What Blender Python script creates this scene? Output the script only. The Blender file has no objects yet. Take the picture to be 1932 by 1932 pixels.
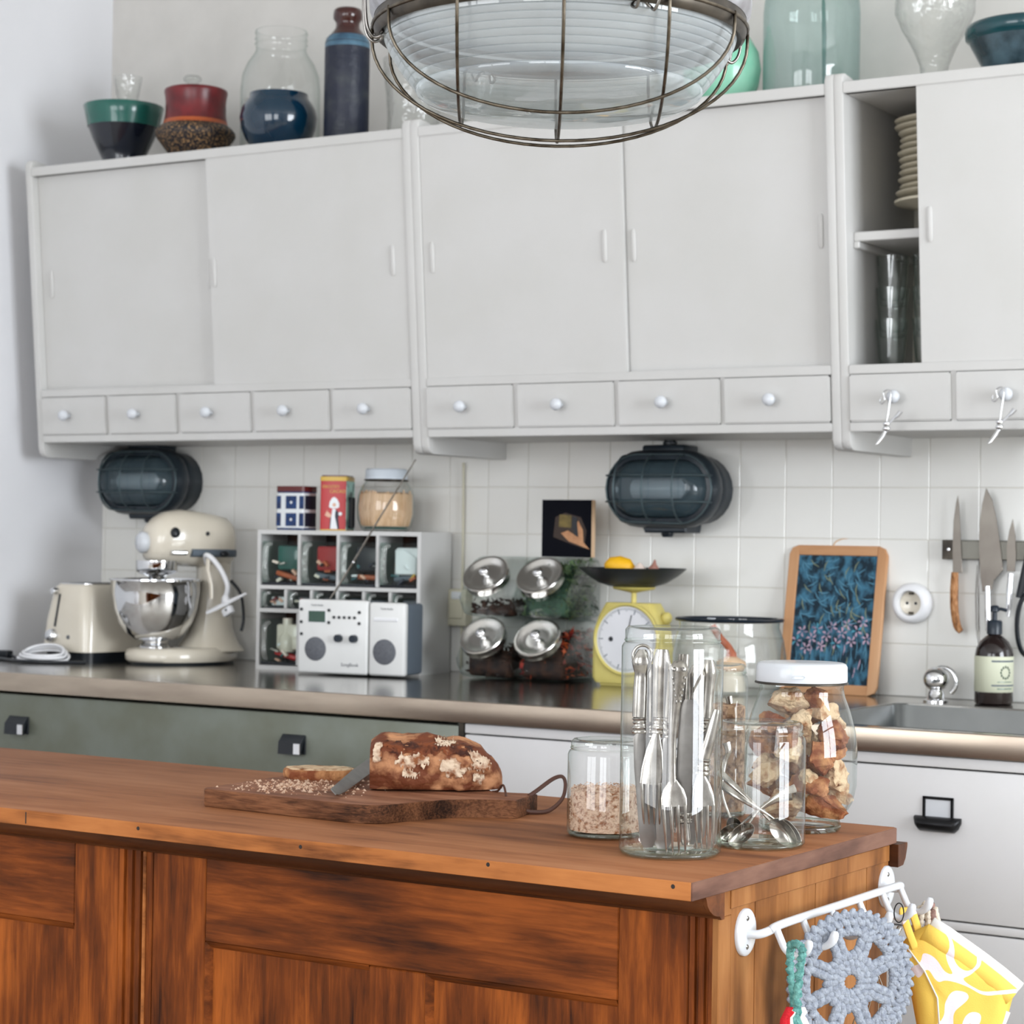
import bpy, bmesh, math, random
from mathutils import Vector, Matrix, noise
random.seed(7)
PI = math.pi
S = bpy.context.scene
COL = S.collection
# ------------------------------------------------------------------ camera
yaw, pitch, roll = .5612, .0123, .0158
d_ = Vector((-math.sin(yaw)*math.cos(pitch), math.cos(yaw)*math.cos(pitch), math.sin(pitch)))
r_ = Vector((math.cos(yaw), math.sin(yaw), 0)); u_ = r_.cross(d_)
rr = r_*math.cos(roll)+u_*math.sin(roll); uu = -r_*math.sin(roll)+u_*math.cos(roll)
cd = bpy.data.cameras.new('camera'); cam = bpy.data.objects.new('camera', cd); COL.objects.link(cam)
CAM = Vector((3.6734, -4.3384, 1.2188))
cam.matrix_world = Matrix(((rr.x, uu.x, -d_.x, CAM.x), (rr.y, uu.y, -d_.y, CAM.y), (rr.z, uu.z, -d_.z, CAM.z), (0, 0, 0, 1)))
cd.sensor_width = 36; cd.lens = 4114.18/1932*36; cd.clip_start = .05
cd.dof.use_dof = True; cd.dof.focus_distance = 2.55; cd.dof.aperture_fstop = 13
S.camera = cam
# ------------------------------------------------------------------ light
S.view_settings.view_transform = 'Standard'; S.view_settings.look = 'None'
S.view_settings.exposure = 0.0; S.view_settings.gamma = 1; S.view_settings.use_curve_mapping = False
S.cycles.max_bounces = 10; S.cycles.transparent_max_bounces = 48; S.cycles.glossy_bounces = 6; S.cycles.diffuse_bounces = 5
S.cycles.caustics_reflective = False; S.cycles.caustics_refractive = False
S.cycles.sample_clamp_indirect = 6
w = bpy.data.worlds.new('world'); S.world = w; w.use_nodes = True
w.node_tree.nodes['Background'].inputs[0].default_value = (.75, .87, 1, 1); w.node_tree.nodes['Background'].inputs[1].default_value = .6
def area(name, loc, to, sx, sy, power, col):
    l = bpy.data.lights.new(name, 'AREA'); l.shape = 'RECTANGLE'; l.size = sx; l.size_y = sy; l.energy = power; l.color = col
    o = bpy.data.objects.new(name, l); COL.objects.link(o); o.location = loc
    o.rotation_euler = (Vector(to)-Vector(loc)).to_track_quat('-Z', 'Y').to_euler(); return o
area('daylight_right_window', (6.32, -1.95, 1.75), (0, -1.95, 1.75), 1.9, 1.9, 200, (.90, .95, 1))
area('daylight_front_window', (1.2, -5.62, 1.75), (1.2, 0, 1.75), 1.9, 1.7, 66, (.96, .98, 1))
area('daylight_front_window_two', (3.7, -5.62, 1.75), (3.7, 0, 1.75), 1.4, 1.7, 56, (.95, .97, 1))
# ------------------------------------------------------------------ helpers
def link(o, parent=None):
    COL.objects.link(o)
    if parent is not None: o.parent = parent
    return o
def tag(o, label=None, cat=None, group=None, kind=None):
    for k, v in (('label', label), ('category', cat), ('group', group), ('kind', kind)):
        if v: o[k] = v
    return o
def E(name, loc, rz=0, label=None, cat=None, group=None):
    o = bpy.data.objects.new(name, None); o.empty_display_size = .05; COL.objects.link(o); o.location = loc
    o.rotation_euler = (0, 0, rz) if not isinstance(rz, tuple) else rz
    return tag(o, label, cat, group)
def dup(root, loc=None, rz=None, label=None, group=None):
    def cp(o, p):
        c = o.copy(); COL.objects.link(c); c.parent = p
        for ch in list(o.children): cp(ch, c)
        return c
    c = cp(root, None)
    if loc is not None: c.location = loc
    if rz is not None: c.rotation_euler = (0, 0, rz) if not isinstance(rz, tuple) else rz
    if label: c['label'] = label
    if group: c['group'] = group
    return c
class B:
    def __init__(s): s.b = bmesh.new()
    def new(s, vs, fs):
        V = [s.b.verts.new(v) for v in vs]
        for f in fs:
            try: s.b.faces.new([V[i] for i in f])
            except ValueError: pass
        return V
    def box(s, x0, x1, y0, y1, z0, z1, bev=0, seg=1, M=None):
        V = s.new([(x, y, z) for x in (x0, x1) for y in (y0, y1) for z in (z0, z1)],
                  [(0, 1, 3, 2), (4, 6, 7, 5), (0, 4, 5, 1), (2, 3, 7, 6), (0, 2, 6, 4), (1, 5, 7, 3)])
        if bev:
            es = {e for v in V for e in v.link_edges}
            r = bmesh.ops.bevel(s.b, geom=list(es), offset=bev, segments=seg, affect='EDGES', profile=.5)
            V = list({v for v in r['verts']} | {v for v in V if v.is_valid})
        if M is not None:
            for v in V: v.co = M @ v.co
        return s
    def prism(s, pts, axis, a, b, bev=0, M=None, seg=1):
        # pts 2d in the other two axes (cyclic order)
        def P(p, h): return {'x': (h, p[0], p[1]), 'y': (p[0], h, p[1]), 'z': (p[0], p[1], h)}[axis]
        n = len(pts)
        V = s.new([P(p, a) for p in pts]+[P(p, b) for p in pts], [tuple(range(n))[::-1], tuple(range(n, 2*n))]+[(i, (i+1) % n, n+(i+1) % n, n+i) for i in range(n)])
        if bev:
            es = {e for v in V for e in v.link_edges if (V.index(e.verts[0]) < n) == (V.index(e.verts[1]) < n)}
            r = bmesh.ops.bevel(s.b, geom=list(es), offset=bev, segments=seg, affect='EDGES', profile=.5)
            V = list({v for v in r['verts']} | {v for v in V if v.is_valid})
        if M is not None:
            for v in V: v.co = M @ v.co
        return s
    def loft(s, rings, cap=True, close=False, M=None):
        n = len(rings[0]); vs = [p for r in rings for p in r]; fs = []
        m = len(rings)
        for k in range(m if close else m-1):
            k2 = (k+1) % m
            for i in range(n):
                fs.append((k*n+i, k*n+(i+1) % n, k2*n+(i+1) % n, k2*n+i))
        if cap and not close: fs += [tuple(range(n))[::-1], tuple(range((m-1)*n, m*n))]
        if M is not None: vs = [M @ Vector(v) for v in vs]
        s.new(vs, fs); return s
    def lathe(s, prof, seg=40, c=(0, 0, 0), M=None, wob=None):
        rings = []
        for r, z in prof:
            rings.append([Vector((c[0]+r*(wob(a, z) if wob else 1)*math.cos(a), c[1]+r*(wob(a, z) if wob else 1)*math.sin(a), c[2]+z)) for a in [2*PI*i/seg for i in range(seg)]])
        cap0, cap1 = prof[0][0] > 1e-6, prof[-1][0] > 1e-6
        s.loft(rings, cap=False, M=M)
        bmesh.ops.remove_doubles(s.b, verts=s.b.verts, dist=1e-6)
        return s
    def sweep(s, pts, ab, side=None, seg=8, closed=False, sq=False, M=None):
        # elliptical section (a along side, b across) swept along pts
        pts = [Vector(p) for p in pts]; n = len(pts)
        if not isinstance(ab, list): ab = [ab]*n
        ab = [(x, x) if not isinstance(x, tuple) else x for x in ab]
        T = []
        for i in range(n):
            if closed: t = pts[(i+1) % n]-pts[i-1]
            else: t = pts[min(i+1, n-1)]-pts[max(i-1, 0)]
            T.append(t.normalized())
        sd = Vector(side) if side is not None else T[0].orthogonal()
        rings = []
        for i in range(n):
            sd_ = sd-T[i]*sd.dot(T[i])
            if sd_.length < 1e-5: sd_ = T[i].orthogonal()
            sd_.normalize()
            if side is None: sd = sd_
            up = T[i].cross(sd_); a, b = ab[i]
            if sq: R = [pts[i]+sd_*a*x+up*b*y for x, y in ((-1, -1), (1, -1), (1, 1), (-1, 1))]
            else: R = [pts[i]+sd_*a*math.cos(q)+up*b*math.sin(q) for q in [2*PI*j/seg for j in range(seg)]]
            rings.append(R)
        return s.loft(rings, cap=not closed, close=closed, M=M)
    def sph(s, c, r, seg=16, rings=10, M=None):
        r = (r, r, r) if not isinstance(r, tuple) else r
        prof = [(max(math.sin(PI*i/rings), 0), -math.cos(PI*i/rings)) for i in range(rings+1)]
        R = [[Vector((c[0]+p*r[0]*math.cos(a), c[1]+p*r[1]*math.sin(a), c[2]+z*r[2])) for a in [2*PI*j/seg for j in range(seg)]] for p, z in prof[1:-1]]
        if M is not None: R = [[M @ v for v in q] for q in R]
        return s.loft(R, cap=True)
    def disp(s, f):
        for v in s.b.verts: v.co = f(v.co.copy())
        return s
def O(name, b, mat, parent=None, smooth=30, label=None, loc=None, rot=None):
    bm = b.b if isinstance(b, B) else b
    bmesh.ops.recalc_face_normals(bm, faces=bm.faces)
    me = bpy.data.meshes.new(name); bm.to_mesh(me); bm.free()
    if smooth:
        for p in me.polygons: p.use_smooth = True
        if smooth < 180: me.set_sharp_from_angle(angle=math.radians(smooth))
    if mat is not None: me.materials.append(mat)
    o = bpy.data.objects.new(name, me); link(o, parent)
    if label: o['label'] = label
    if loc is not None: o.location = loc
    if rot is not None: o.rotation_euler = rot
    return o
def arc(c, r, a0, a1, n, ax='xz', k=1.0):
    out = []
    for i in range(n+1):
        a = a0+(a1-a0)*i/n; p, q = c[0]+r*math.cos(a), c[1]+r*k*math.sin(a); out.append((p, q))
    return out
def rrect(x0, x1, y0, y1, r, n=4):
    p = []
    for cx, cy, a in ((x1-r, y1-r, 0), (x0+r, y1-r, PI/2), (x0+r, y0+r, PI), (x1-r, y0+r, 1.5*PI)): p += arc((cx, cy), r, a, a+PI/2, n)
    return p
def smooth_path(pts, n=6):
    P = [Vector(p) for p in pts]; out = []
    for i in range(len(P)-1):
        p0, p1, p2, p3 = P[max(i-1, 0)], P[i], P[i+1], P[min(i+2, len(P)-1)]
        for k in range(n):
            t = k/n
            out.append(.5*((2*p1)+(-p0+p2)*t+(2*p0-5*p1+4*p2-p3)*t*t+(-p0+3*p1-3*p2+p3)*t**3))
    out.append(P[-1]); return out
# ------------------------------------------------------------------ materials
def nodes(name):
    m = bpy.data.materials.new(name); m.use_nodes = True; nt = m.node_tree
    return m, nt, nt.nodes, nt.links, nt.nodes['Principled BSDF']
def rgb(h):  # sRGB 0-255 -> linear
    return tuple(((c/255)/12.92 if c/255 <= .04045 else (((c/255)+.055)/1.055)**2.4) for c in h)+(1,)
def mat(name, c, rough=.5, metal=0, c2=None, ns=8, nd=4, lo=.35, hi=.65, bump=0, bs=None, stretch=(1, 1, 1), coat=0, spec=.4, emit=None, sss=0):
    m, nt, N, L, p = nodes(name)
    p.inputs['Base Color'].default_value = rgb(c); p.inputs['Roughness'].default_value = rough; p.inputs['Metallic'].default_value = metal
    p.inputs['Coat Weight'].default_value = coat; p.inputs['Specular IOR Level'].default_value = spec
    tc = N.new('ShaderNodeTexCoord'); mp = N.new('ShaderNodeMapping'); mp.inputs['Scale'].default_value = stretch
    L.new(tc.outputs['Object'], mp.inputs[0])
    c2 = c2 or tuple(min(255, x*.965) for x in c)
    nz = N.new('ShaderNodeTexNoise'); nz.inputs['Scale'].default_value = ns; nz.inputs['Detail'].default_value = nd; L.new(mp.outputs[0], nz.inputs[0])
    r = N.new('ShaderNodeValToRGB'); r.color_ramp.elements[0].position = lo; r.color_ramp.elements[1].position = hi
    r.color_ramp.elements[0].color = rgb(c); r.color_ramp.elements[1].color = rgb(c2)
    L.new(nz.outputs[0], r.inputs[0]); L.new(r.outputs[0], p.inputs['Base Color'])
    if bump:
        n2 = N.new('ShaderNodeTexNoise'); n2.inputs['Scale'].default_value = bs or ns*4; n2.inputs['Detail'].default_value = 5; L.new(mp.outputs[0], n2.inputs[0])
        bp = N.new('ShaderNodeBump'); bp.inputs['Strength'].default_value = bump; bp.inputs['Distance'].default_value = .004
        L.new(n2.outputs[0], bp.inputs['Height']); L.new(bp.outputs[0], p.inputs['Normal'])
    return m
def wood(name, cols, axis=0, sc=14, st=14, rough=.45, bump=.15, patch=2.2, lo=.335, spec=.12):
    m, nt, N, L, p = nodes(name); p.inputs['Roughness'].default_value = rough; p.inputs['Specular IOR Level'].default_value = spec
    tc = N.new('ShaderNodeTexCoord'); mp = N.new('ShaderNodeMapping'); s = [st]*3; s[axis] = 1; mp.inputs['Scale'].default_value = s
    L.new(tc.outputs['Object'], mp.inputs[0])
    n1 = N.new('ShaderNodeTexNoise'); n1.inputs['Scale'].default_value = sc/4; n1.inputs['Detail'].default_value = 8; n1.inputs['Roughness'].default_value = .65; n1.inputs['Distortion'].default_value = .4; L.new(mp.outputs[0], n1.inputs[0])
    n2 = N.new('ShaderNodeTexNoise'); n2.inputs['Scale'].default_value = patch; n2.inputs['Detail'].default_value = 3
    mp2 = N.new('ShaderNodeMapping'); s2 = [3.]*3; s2[axis] = 1; mp2.inputs['Scale'].default_value = s2; L.new(tc.outputs['Object'], mp2.inputs[0]); L.new(mp2.outputs[0], n2.inputs[0])
    r = N.new('ShaderNodeValToRGB'); e = r.color_ramp.elements
    e[0].position = lo; e[0].color = rgb(cols[0]); e[1].position = 1.02-lo; e[1].color = rgb(cols[2]); x = e.new(.5); x.color = rgb(cols[1])
    ad = N.new('ShaderNodeMath'); ad.operation = 'MULTIPLY_ADD'; ad.inputs[1].default_value = .45
    ml = N.new('ShaderNodeMath'); ml.operation = 'MULTIPLY'; ml.inputs[1].default_value = .58
    L.new(n1.outputs[0], ad.inputs[0]); L.new(n2.outputs[0], ml.inputs[0]); L.new(ml.outputs[0], ad.inputs[2])
    L.new(ad.outputs[0], r.inputs[0]); L.new(r.outputs[0], p.inputs['Base Color'])
    bp = N.new('ShaderNodeBump'); bp.inputs['Strength'].default_value = bump; bp.inputs['Distance'].default_value = .002; L.new(n1.outputs[0], bp.inputs['Height']); L.new(bp.outputs[0], p.inputs['Normal'])
    return m
def glass(name, tint=(1, 1, 1), edge=(.72, .8, .78), ior=1.45, rough=.015, refl=1.0, bump=0, bs=30, haze=0, hazec=(200, 210, 208), base=.06):
    m = bpy.data.materials.new(name); m.use_nodes = True; nt = m.node_tree; N = nt.nodes; L = nt.links; N.clear()
    out = N.new('ShaderNodeOutputMaterial'); mx = N.new('ShaderNodeMixShader'); tr = N.new('ShaderNodeBsdfTransparent'); gl = N.new('ShaderNodeBsdfGlossy')
    gl.inputs['Roughness'].default_value = rough; gl.inputs['Color'].default_value = (refl, refl, refl, 1)
    lw = N.new('ShaderNodeLayerWeight'); lw.inputs['Blend'].default_value = .5; fr = N.new('ShaderNodeFresnel'); fr.inputs['IOR'].default_value = ior
    pw = N.new('ShaderNodeMath'); pw.operation = 'POWER'; pw.inputs[1].default_value = 4; L.new(lw.outputs['Facing'], pw.inputs[0])
    # Fresnel node flips for back faces; use the facing term so both sides act as thin glass
    f2 = N.new('ShaderNodeMath'); f2.operation = 'MULTIPLY_ADD'; f2.inputs[1].default_value = .75; f2.inputs[2].default_value = base; L.new(pw.outputs[0], f2.inputs[0])
    cm = N.new('ShaderNodeMixRGB'); cm.inputs[1].default_value = (*tint, 1); cm.inputs[2].default_value = (*edge, 1)
    p2 = N.new('ShaderNodeMath'); p2.operation = 'POWER'; p2.inputs[1].default_value = 2.5; L.new(lw.outputs['Facing'], p2.inputs[0])
    L.new(p2.outputs[0], cm.inputs[0]); L.new(cm.outputs[0], tr.inputs[0]); N.remove(fr)
    L.new(f2.outputs[0], mx.inputs[0]); L.new(tr.outputs[0], mx.inputs[1]); L.new(gl.outputs[0], mx.inputs[2])
    if bump:
        n2 = N.new('ShaderNodeTexNoise'); n2.inputs['Scale'].default_value = bs; bp = N.new('ShaderNodeBump'); bp.inputs['Strength'].default_value = bump; bp.inputs['Distance'].default_value = .01
        tc = N.new('ShaderNodeTexCoord'); L.new(tc.outputs['Object'], n2.inputs[0])
        L.new(n2.outputs[0], bp.inputs['Height']); L.new(bp.outputs[0], gl.inputs['Normal']); L.new(bp.outputs[0], lw.inputs['Normal'])
    last = mx
    if haze:
        df = N.new('ShaderNodeBsdfDiffuse'); df.inputs[0].default_value = rgb(hazec); m2 = N.new('ShaderNodeMixShader'); m2.inputs[0].default_value = haze
        L.new(mx.outputs[0], m2.inputs[1]); L.new(df.outputs[0], m2.inputs[2]); last = m2
    L.new(last.outputs[0], out.inputs[0]); return m
M = dict(
 wall=mat('wall_paint', (230, 230, 233), .7, c2=(228, 228, 231), bump=.03, bs=60), wallb=mat('wall_paint_cream', (210, 207, 202), .7, bump=.03, bs=60),
 ceil=mat('ceiling_paint', (228, 228, 226), .8), floor=wood('floor_boards', ((150, 142, 130), (176, 168, 156), (196, 188, 176)), 0, 10, 10, .4),
 cab=mat('cabinet_enamel', (201, 200, 198), .42, c2=(197, 196, 193), ns=5, bump=.015, bs=25),
 cabin=mat('cabinet_inside', (190, 184, 170), .6), cabw=mat('lower_cabinet_white', (214, 213, 214), .4, c2=(211, 210, 210)),
 tile=mat('tile_glaze', (236, 235, 230), .12, c2=(231, 230, 225), ns=3, coat=.2), grout=mat('grout', (222, 219, 210), .8, bump=.1, bs=200),
 steel=mat('worktop_steel', (190, 186, 180), .16, 1, c2=(176, 170, 162), ns=6, bump=.012, bs=90), steel2=mat('sink_steel', (178, 182, 184), .3, 1, c2=(160, 164, 166), ns=5),
 edge=mat('worktop_edge_steel', (186, 172, 156), .34, 1, c2=(166, 152, 138), ns=5, stretch=(1, 6, 6)),
 grey=mat('aged_zinc_front', (114, 119, 110), .42, .35, c2=(102, 105, 92), ns=9, nd=6, bump=.03),
 chrome=mat('chrome', (225, 226, 228), .05, 1), satin=mat('satin_lid', (240, 238, 234), .24, 1), silver=mat('silver_cutlery', (182, 177, 170), .2, 1, c2=(140, 134, 126), ns=60), silverd=mat('silver_blade', (140, 137, 133), .28, 1, c2=(118, 114, 110), ns=30),
 wire=mat('galvanised_wire', (112, 104, 92), .38, 1, c2=(70, 62, 52), ns=60), alu=mat('cast_aluminium', (190, 192, 198), .42, .75, c2=(150, 148, 152), ns=35, nd=8, bump=.15, bs=120),
 darkmetal=mat('dark_gasket_metal', (84, 78, 70), .4, .8, c2=(52, 48, 44), ns=30), black=mat('black_plastic', (22, 26, 32), .35, c2=(28, 33, 38)), blackm=mat('black_iron', (24, 24, 26), .35, .5),
 lampblack=mat('lamp_bakelite', (26, 34, 42), .3, c2=(36, 46, 54), ns=12), bwire=mat('lamp_wire_grey', (78, 92, 96), .4, .6),
 cream=mat('cream_enamel', (219, 211, 195), .2, c2=(214, 205, 188), coat=.5), white=mat('white_plastic', (236, 236, 238), .3), wmetal=mat('white_enamel_metal', (208, 211, 216), .25, coat=.3),
 whitelid=mat('white_lid', (212, 220, 228), .25), radio=mat('radio_white', (228, 228, 226), .35), rubber=mat('radio_grey_side', (92, 102, 112), .6), speaker=mat('speaker_mesh', (104, 106, 112), .6, c2=(84, 86, 92), ns=400),
 lcd=mat('lcd_green', (58, 84, 72), .25), yellow=mat('scale_yellow', (214, 200, 120), .45, c2=(204, 188, 104), ns=12), pan=mat('black_pan', (38, 42, 44), .4, .3, bump=.1), lemon=mat('lemon_peel', (246, 186, 30), .45, bump=.3, bs=140),
 garlic=mat('garlic_skin', (226, 208, 196), .5), onion=mat('shallot_skin', (158, 110, 96), .45), dial=mat('dial_face', (226, 226, 230), .4),
 breadc=mat('bread_crust', (120, 62, 30), .8, c2=(178, 126, 82), ns=42, nd=10, lo=.44, hi=.62, bump=1, bs=120),
 crumb=mat('bread_crumb', (206, 180, 146), .9, c2=(140, 90, 52), ns=70, nd=10, lo=.46, hi=.68, bump=1, bs=170), crumbs=mat('rusk_crumbs', (206, 176, 152), .9, c2=(140, 88, 54), ns=160, nd=6, lo=.48, hi=.66, bump=1, bs=220),
 cardboard=mat('paper_label', (212, 214, 190), .6), blackglass=mat('brown_bottle', (26, 14, 14), .12, coat=.5), soap=mat('pump_blue_black', (22, 34, 46), .3),
 frame=wood('slate_frame_beech', ((172, 122, 84), (196, 148, 108), (208, 164, 126)), 2, 10, 10, .5), frameh=wood('slate_frame_beech_rail', ((172, 122, 84), (196, 148, 108), (208, 164, 126)), 0, 10, 10, .5),
 burl=wood('knife_wood', ((60, 34, 20), (168, 116, 74), (212, 164, 120)), 2, 60, 3, .35, patch=70), knife=mat('knife_steel', (114, 109, 102), .3, 1, c2=(102, 96, 90), ns=14), strip=mat('magnet_strip', (126, 124, 116), .4, .6, c2=(108, 106, 98)),
 bowlg=mat('glaze_green', (30, 96, 84), .2, c2=(22, 78, 72), coat=.4), bowld=mat('glaze_dark', (16, 22, 34), .2, coat=.4), red=mat('glaze_oxblood', (112, 32, 36), .3, c2=(84, 26, 30), ns=30), speck=mat('glaze_speckled', (24, 24, 30), .5, c2=(150, 116, 78), ns=190, nd=6, lo=.5, hi=.64, bump=.5, bs=150),
 orange=mat('glaze_orange', (170, 84, 44), .4), blue=mat('glaze_teal_blue', (8, 46, 66), .1, c2=(6, 36, 56), coat=.6), teal=mat('glaze_teal_rim', (10, 84, 88), .15, coat=.5),
 bottleb=mat('glaze_blueblack', (22, 28, 46), .45, c2=(58, 62, 66), ns=22, nd=6, lo=.5, hi=.8, bump=.5, bs=60), bottler=mat('glaze_brown', (60, 24, 20), .15, coat=.5), bottles=mat('glaze_blue_grey', (86, 122, 142), .3, c2=(50, 78, 100), ns=20),
 mint=mat('mint_green_glaze', (120, 190, 160), .25, c2=(150, 206, 180), ns=14, coat=.3), tealbowl=mat('teal_bowl_glaze', (18, 70, 78), .2, c2=(12, 52, 60), coat=.4), greyblue=mat('greyblue_bowl', (74, 96, 106), .25, c2=(34, 52, 60), ns=20, coat=.3),
 plate=mat('stoneware', (208, 200, 180), .35), pinktape=mat('pink_stick', (226, 180, 156), .6),
 tinblue=mat('tin_blue', (20, 58, 110), .25, c2=(14, 36, 78), ns=60), tinwhite=mat('tin_white', (226, 230, 232), .25), tinred=mat('tin_red', (182, 26, 30), .3), tinlid=mat('tin_brown_lid', (96, 36, 34), .25), gold=mat('tin_gold', (214, 176, 60), .3), tinpale=mat('tin_pale_green', (160, 206, 196), .35, c2=(70, 110, 104), ns=30, lo=.55, hi=.6), navy=mat('tin_navy', (22, 30, 48), .4),
 sticks=mat('bamboo_sticks', (216, 184, 150), .6, c2=(196, 160, 122), ns=30, stretch=(6, 6, .4)), herb=mat('dried_herbs', (64, 92, 74), .8, c2=(34, 48, 44), ns=40, lo=.4, hi=.62, bump=.4), herb2=mat('pale_herbs', (112, 132, 92), .9, c2=(58, 84, 66), ns=60, spec=.1), chili=mat('dried_chilli', (214, 104, 50), .5, c2=(150, 34, 42), ns=30), darkt=mat('dark_tea', (34, 26, 26), .8, c2=(70, 44, 32), ns=50),
 yarn=mat('grey_yarn', (156, 162, 172), .9, c2=(128, 134, 146), ns=160, bump=.6, bs=400), yteal=mat('teal_yarn', (112, 166, 158), .9, c2=(66, 120, 116), ns=200, bump=.6, bs=400), ywhite=mat('white_yarn', (236, 228, 220), .9, bump=.5, bs=400), yred=mat('red_yarn', (190, 24, 36), .9, bump=.5, bs=400), ybrown=mat('brown_yarn', (164, 128, 116), .9, c2=(116, 90, 84), ns=150, bump=.5, bs=400), ybeige=mat('beige_yarn', (214, 202, 184), .9, bump=.5, bs=400),
 oak=wood('block_wood', ((200, 160, 120), (220, 186, 150), (228, 196, 164)), 2), leather=mat('handle_cord', (70, 40, 28), .6), nail=mat('old_nail', (30, 20, 16), .6), switch=mat('old_switch', (206, 202, 180), .4), thread=mat('red_text', (160, 40, 40), .5),
 body=wood('island_body_vertical', ((34, 16, 7), (104, 51, 17), (160, 86, 32)), 2, 34, 12, .5, .15, 5), bodyh=wood('island_body_horizontal', ((34, 16, 7), (98, 48, 16), (148, 78, 30)), 0, 34, 12, .5, .15, 5),
 side=wood('island_side_pine', ((78, 44, 20), (134, 86, 46), (166, 116, 70)), 2, 16, 8, .5, .12, 4.5), top=wood('island_top', ((92, 54, 34), (140, 90, 58), (160, 110, 76)), 0, 18, 9, .6, .1, 3.0, .33, .16), topedge=wood('island_top_edge', ((70, 36, 20), (160, 98, 52), (186, 120, 68)), 0, 18, 12, .5, .3, 7), endgrain=wood('island_top_end', ((60, 40, 34), (104, 74, 62), (130, 96, 80)), 1, 18, 6, .5, .3, 8), dark=wood('island_moulding_dark', ((40, 22, 14), (74, 42, 24), (110, 64, 34)), 0, 16, 14, .4),
 board=wood('board_wood', ((40, 24, 16), (92, 58, 38), (132, 88, 60)), 0, 90, 14, .55, .6, 6, .4), boardtop=wood('board_top_wood', ((84, 52, 36), (128, 84, 62), (160, 114, 88)), 0, 30, 8, .6, .3, 9),
 glass=glass('clear_glass', (.985, .99, .985), (.50, .58, .55), base=.045), glassg=glass('greenish_glass', (.97, .99, .97), (.48, .66, .54)), tumbler=glass('tumbler_glass', (.97, .985, .98), (.55, .62, .6)),
 demijohn=glass('demijohn_glass', (.85, .915, .905), (.30, .50, .49), haze=.12, hazec=(164, 192, 188)), cut=glass('cut_glass', (.95, .96, .95), (.55, .56, .56), bump=1, bs=26, haze=.12, hazec=(206, 205, 201)), lampglass=glass('bulkhead_glass', (.80, .88, .90), (.35, .45, .48), refl=.9, haze=.42, hazec=(78, 94, 102)), prism=glass('ribbed_lamp_glass', (.93, .95, .95), (.5, .58, .58), haze=.3, hazec=(214, 222, 226), bump=.12, bs=14), drawerglass=glass('drawer_glass', (.9, .95, .93), (.34, .46, .42), base=.012), jarglass=glass('sweet_jar_glass', (.965, .975, .97), (.5, .6, .57), base=.015),
)
# ------------------------------------------------------------------ room shell
def struct(name, b, m, parent=None, smooth=30):
    o = O(name, b, m, parent, smooth)
    if parent is None: o['kind'] = 'structure'
    return o
XL = -.343
floor = struct('floor', B().box(XL, 6.5, -5.8, .1, -.05, 0), M['floor'])
for i in range(28):
    struct('plank', B().box(XL+.002, 6.4, -5.7+i*.2, -5.7+i*.2+.197, 0, .006, .001), M['floor'], floor)
struct('ceiling', B().box(XL, 6.5, -5.8, .1, 3.0, 3.1), M['ceil'])
wb = struct('wall_back', B().box(XL-.1, 6.5, 0.006, .1, 0, 3.0), M['wallb'])
gr = O('grout_bed', B().box(XL, 3.02, .0006, .006, .9, 1.452), M['grout'], wb)
tm = None
for i in range(-4, 27):
    x0 = i*.11
    for j in range(5):
        z0 = .9+j*.11
        if i == -4:
            a = XL+.001
            if a > x0+.11: continue
            t = O('tile', B().box(a, x0+.1092, -.0015, .003, z0+.0008, z0+.1092, .0009), M['tile'], wb)
        else:
            if tm is None:
                tm = O('tile', B().box(.0008, .1092, -.0015, .003, .0008, .1092, .0009), M['tile'], wb).data; bpy.data.objects.remove([o for o in bpy.data.objects if o.data == tm][0])
            t = bpy.data.objects.new('tile', tm); link(t, wb); t.location = (x0, random.uniform(-.0004, .0004), z0)
struct('trim_1', B().box(XL, 3.02, -.004, .006, 1.4505, 1.462, .002), M['cab'])
struct('wall_left', B().box(XL-.1, XL, -5.8, .1, 0, 3.0), M['wall'])
# right wall with a window opening, front wall with two
struct('wall_right', B().box(6.4, 6.5, -5.8, -3.0, 0, 3).box(6.4, 6.5, -.9, .1, 0, 3).box(6.4, 6.5, -3.0, -.9, 0, .75).box(6.4, 6.5, -3.0, -.9, 2.75, 3), M['wall'])
struct('wall_front', B().box(XL, .1, -5.8, -5.7, 0, 3).box(2.3, 2.9, -5.8, -5.7, 0, 3).box(4.5, 6.5, -5.8, -5.7, 0, 3).box(.1, 4.5, -5.8, -5.7, 0, .8).box(.1, 4.5, -5.8, -5.7, 2.7, 3), M['wall'])
wn = struct('window_1', B().box(6.34, 6.4, -3.0, -2.93, .75, 2.75).box(6.34, 6.4, -.97, -.9, .75, 2.75).box(6.34, 6.4, -3, -.9, .75, .82).box(6.34, 6.4, -3, -.9, 2.68, 2.75), M['cabw'])
struct('mullion', B().box(6.26, 6.31, -1.98, -1.92, .8, 2.7, .004), M['cabw'], wn)
struct('transom', B().box(6.26, 6.31, -2.93, -.97, 2.1, 2.15, .004), M['cabw'], wn)
for n, (a, c) in enumerate(((.1, 2.3), (2.9, 4.5))):
    wn = struct('window_%d' % (n+2), B().box(a, a+.07, -5.7, -5.64, .8, 2.7).box(c-.07, c, -5.7, -5.64, .8, 2.7).box(a, c, -5.7, -5.64, .8, .87).box(a, c, -5.7, -5.64, 2.63, 2.7), M['cabw'])
    struct('mullion', B().box((a+c)/2-.03, (a+c)/2+.03, -5.62, -5.58, .87, 2.63, .004), M['cabw'], wn)
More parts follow.
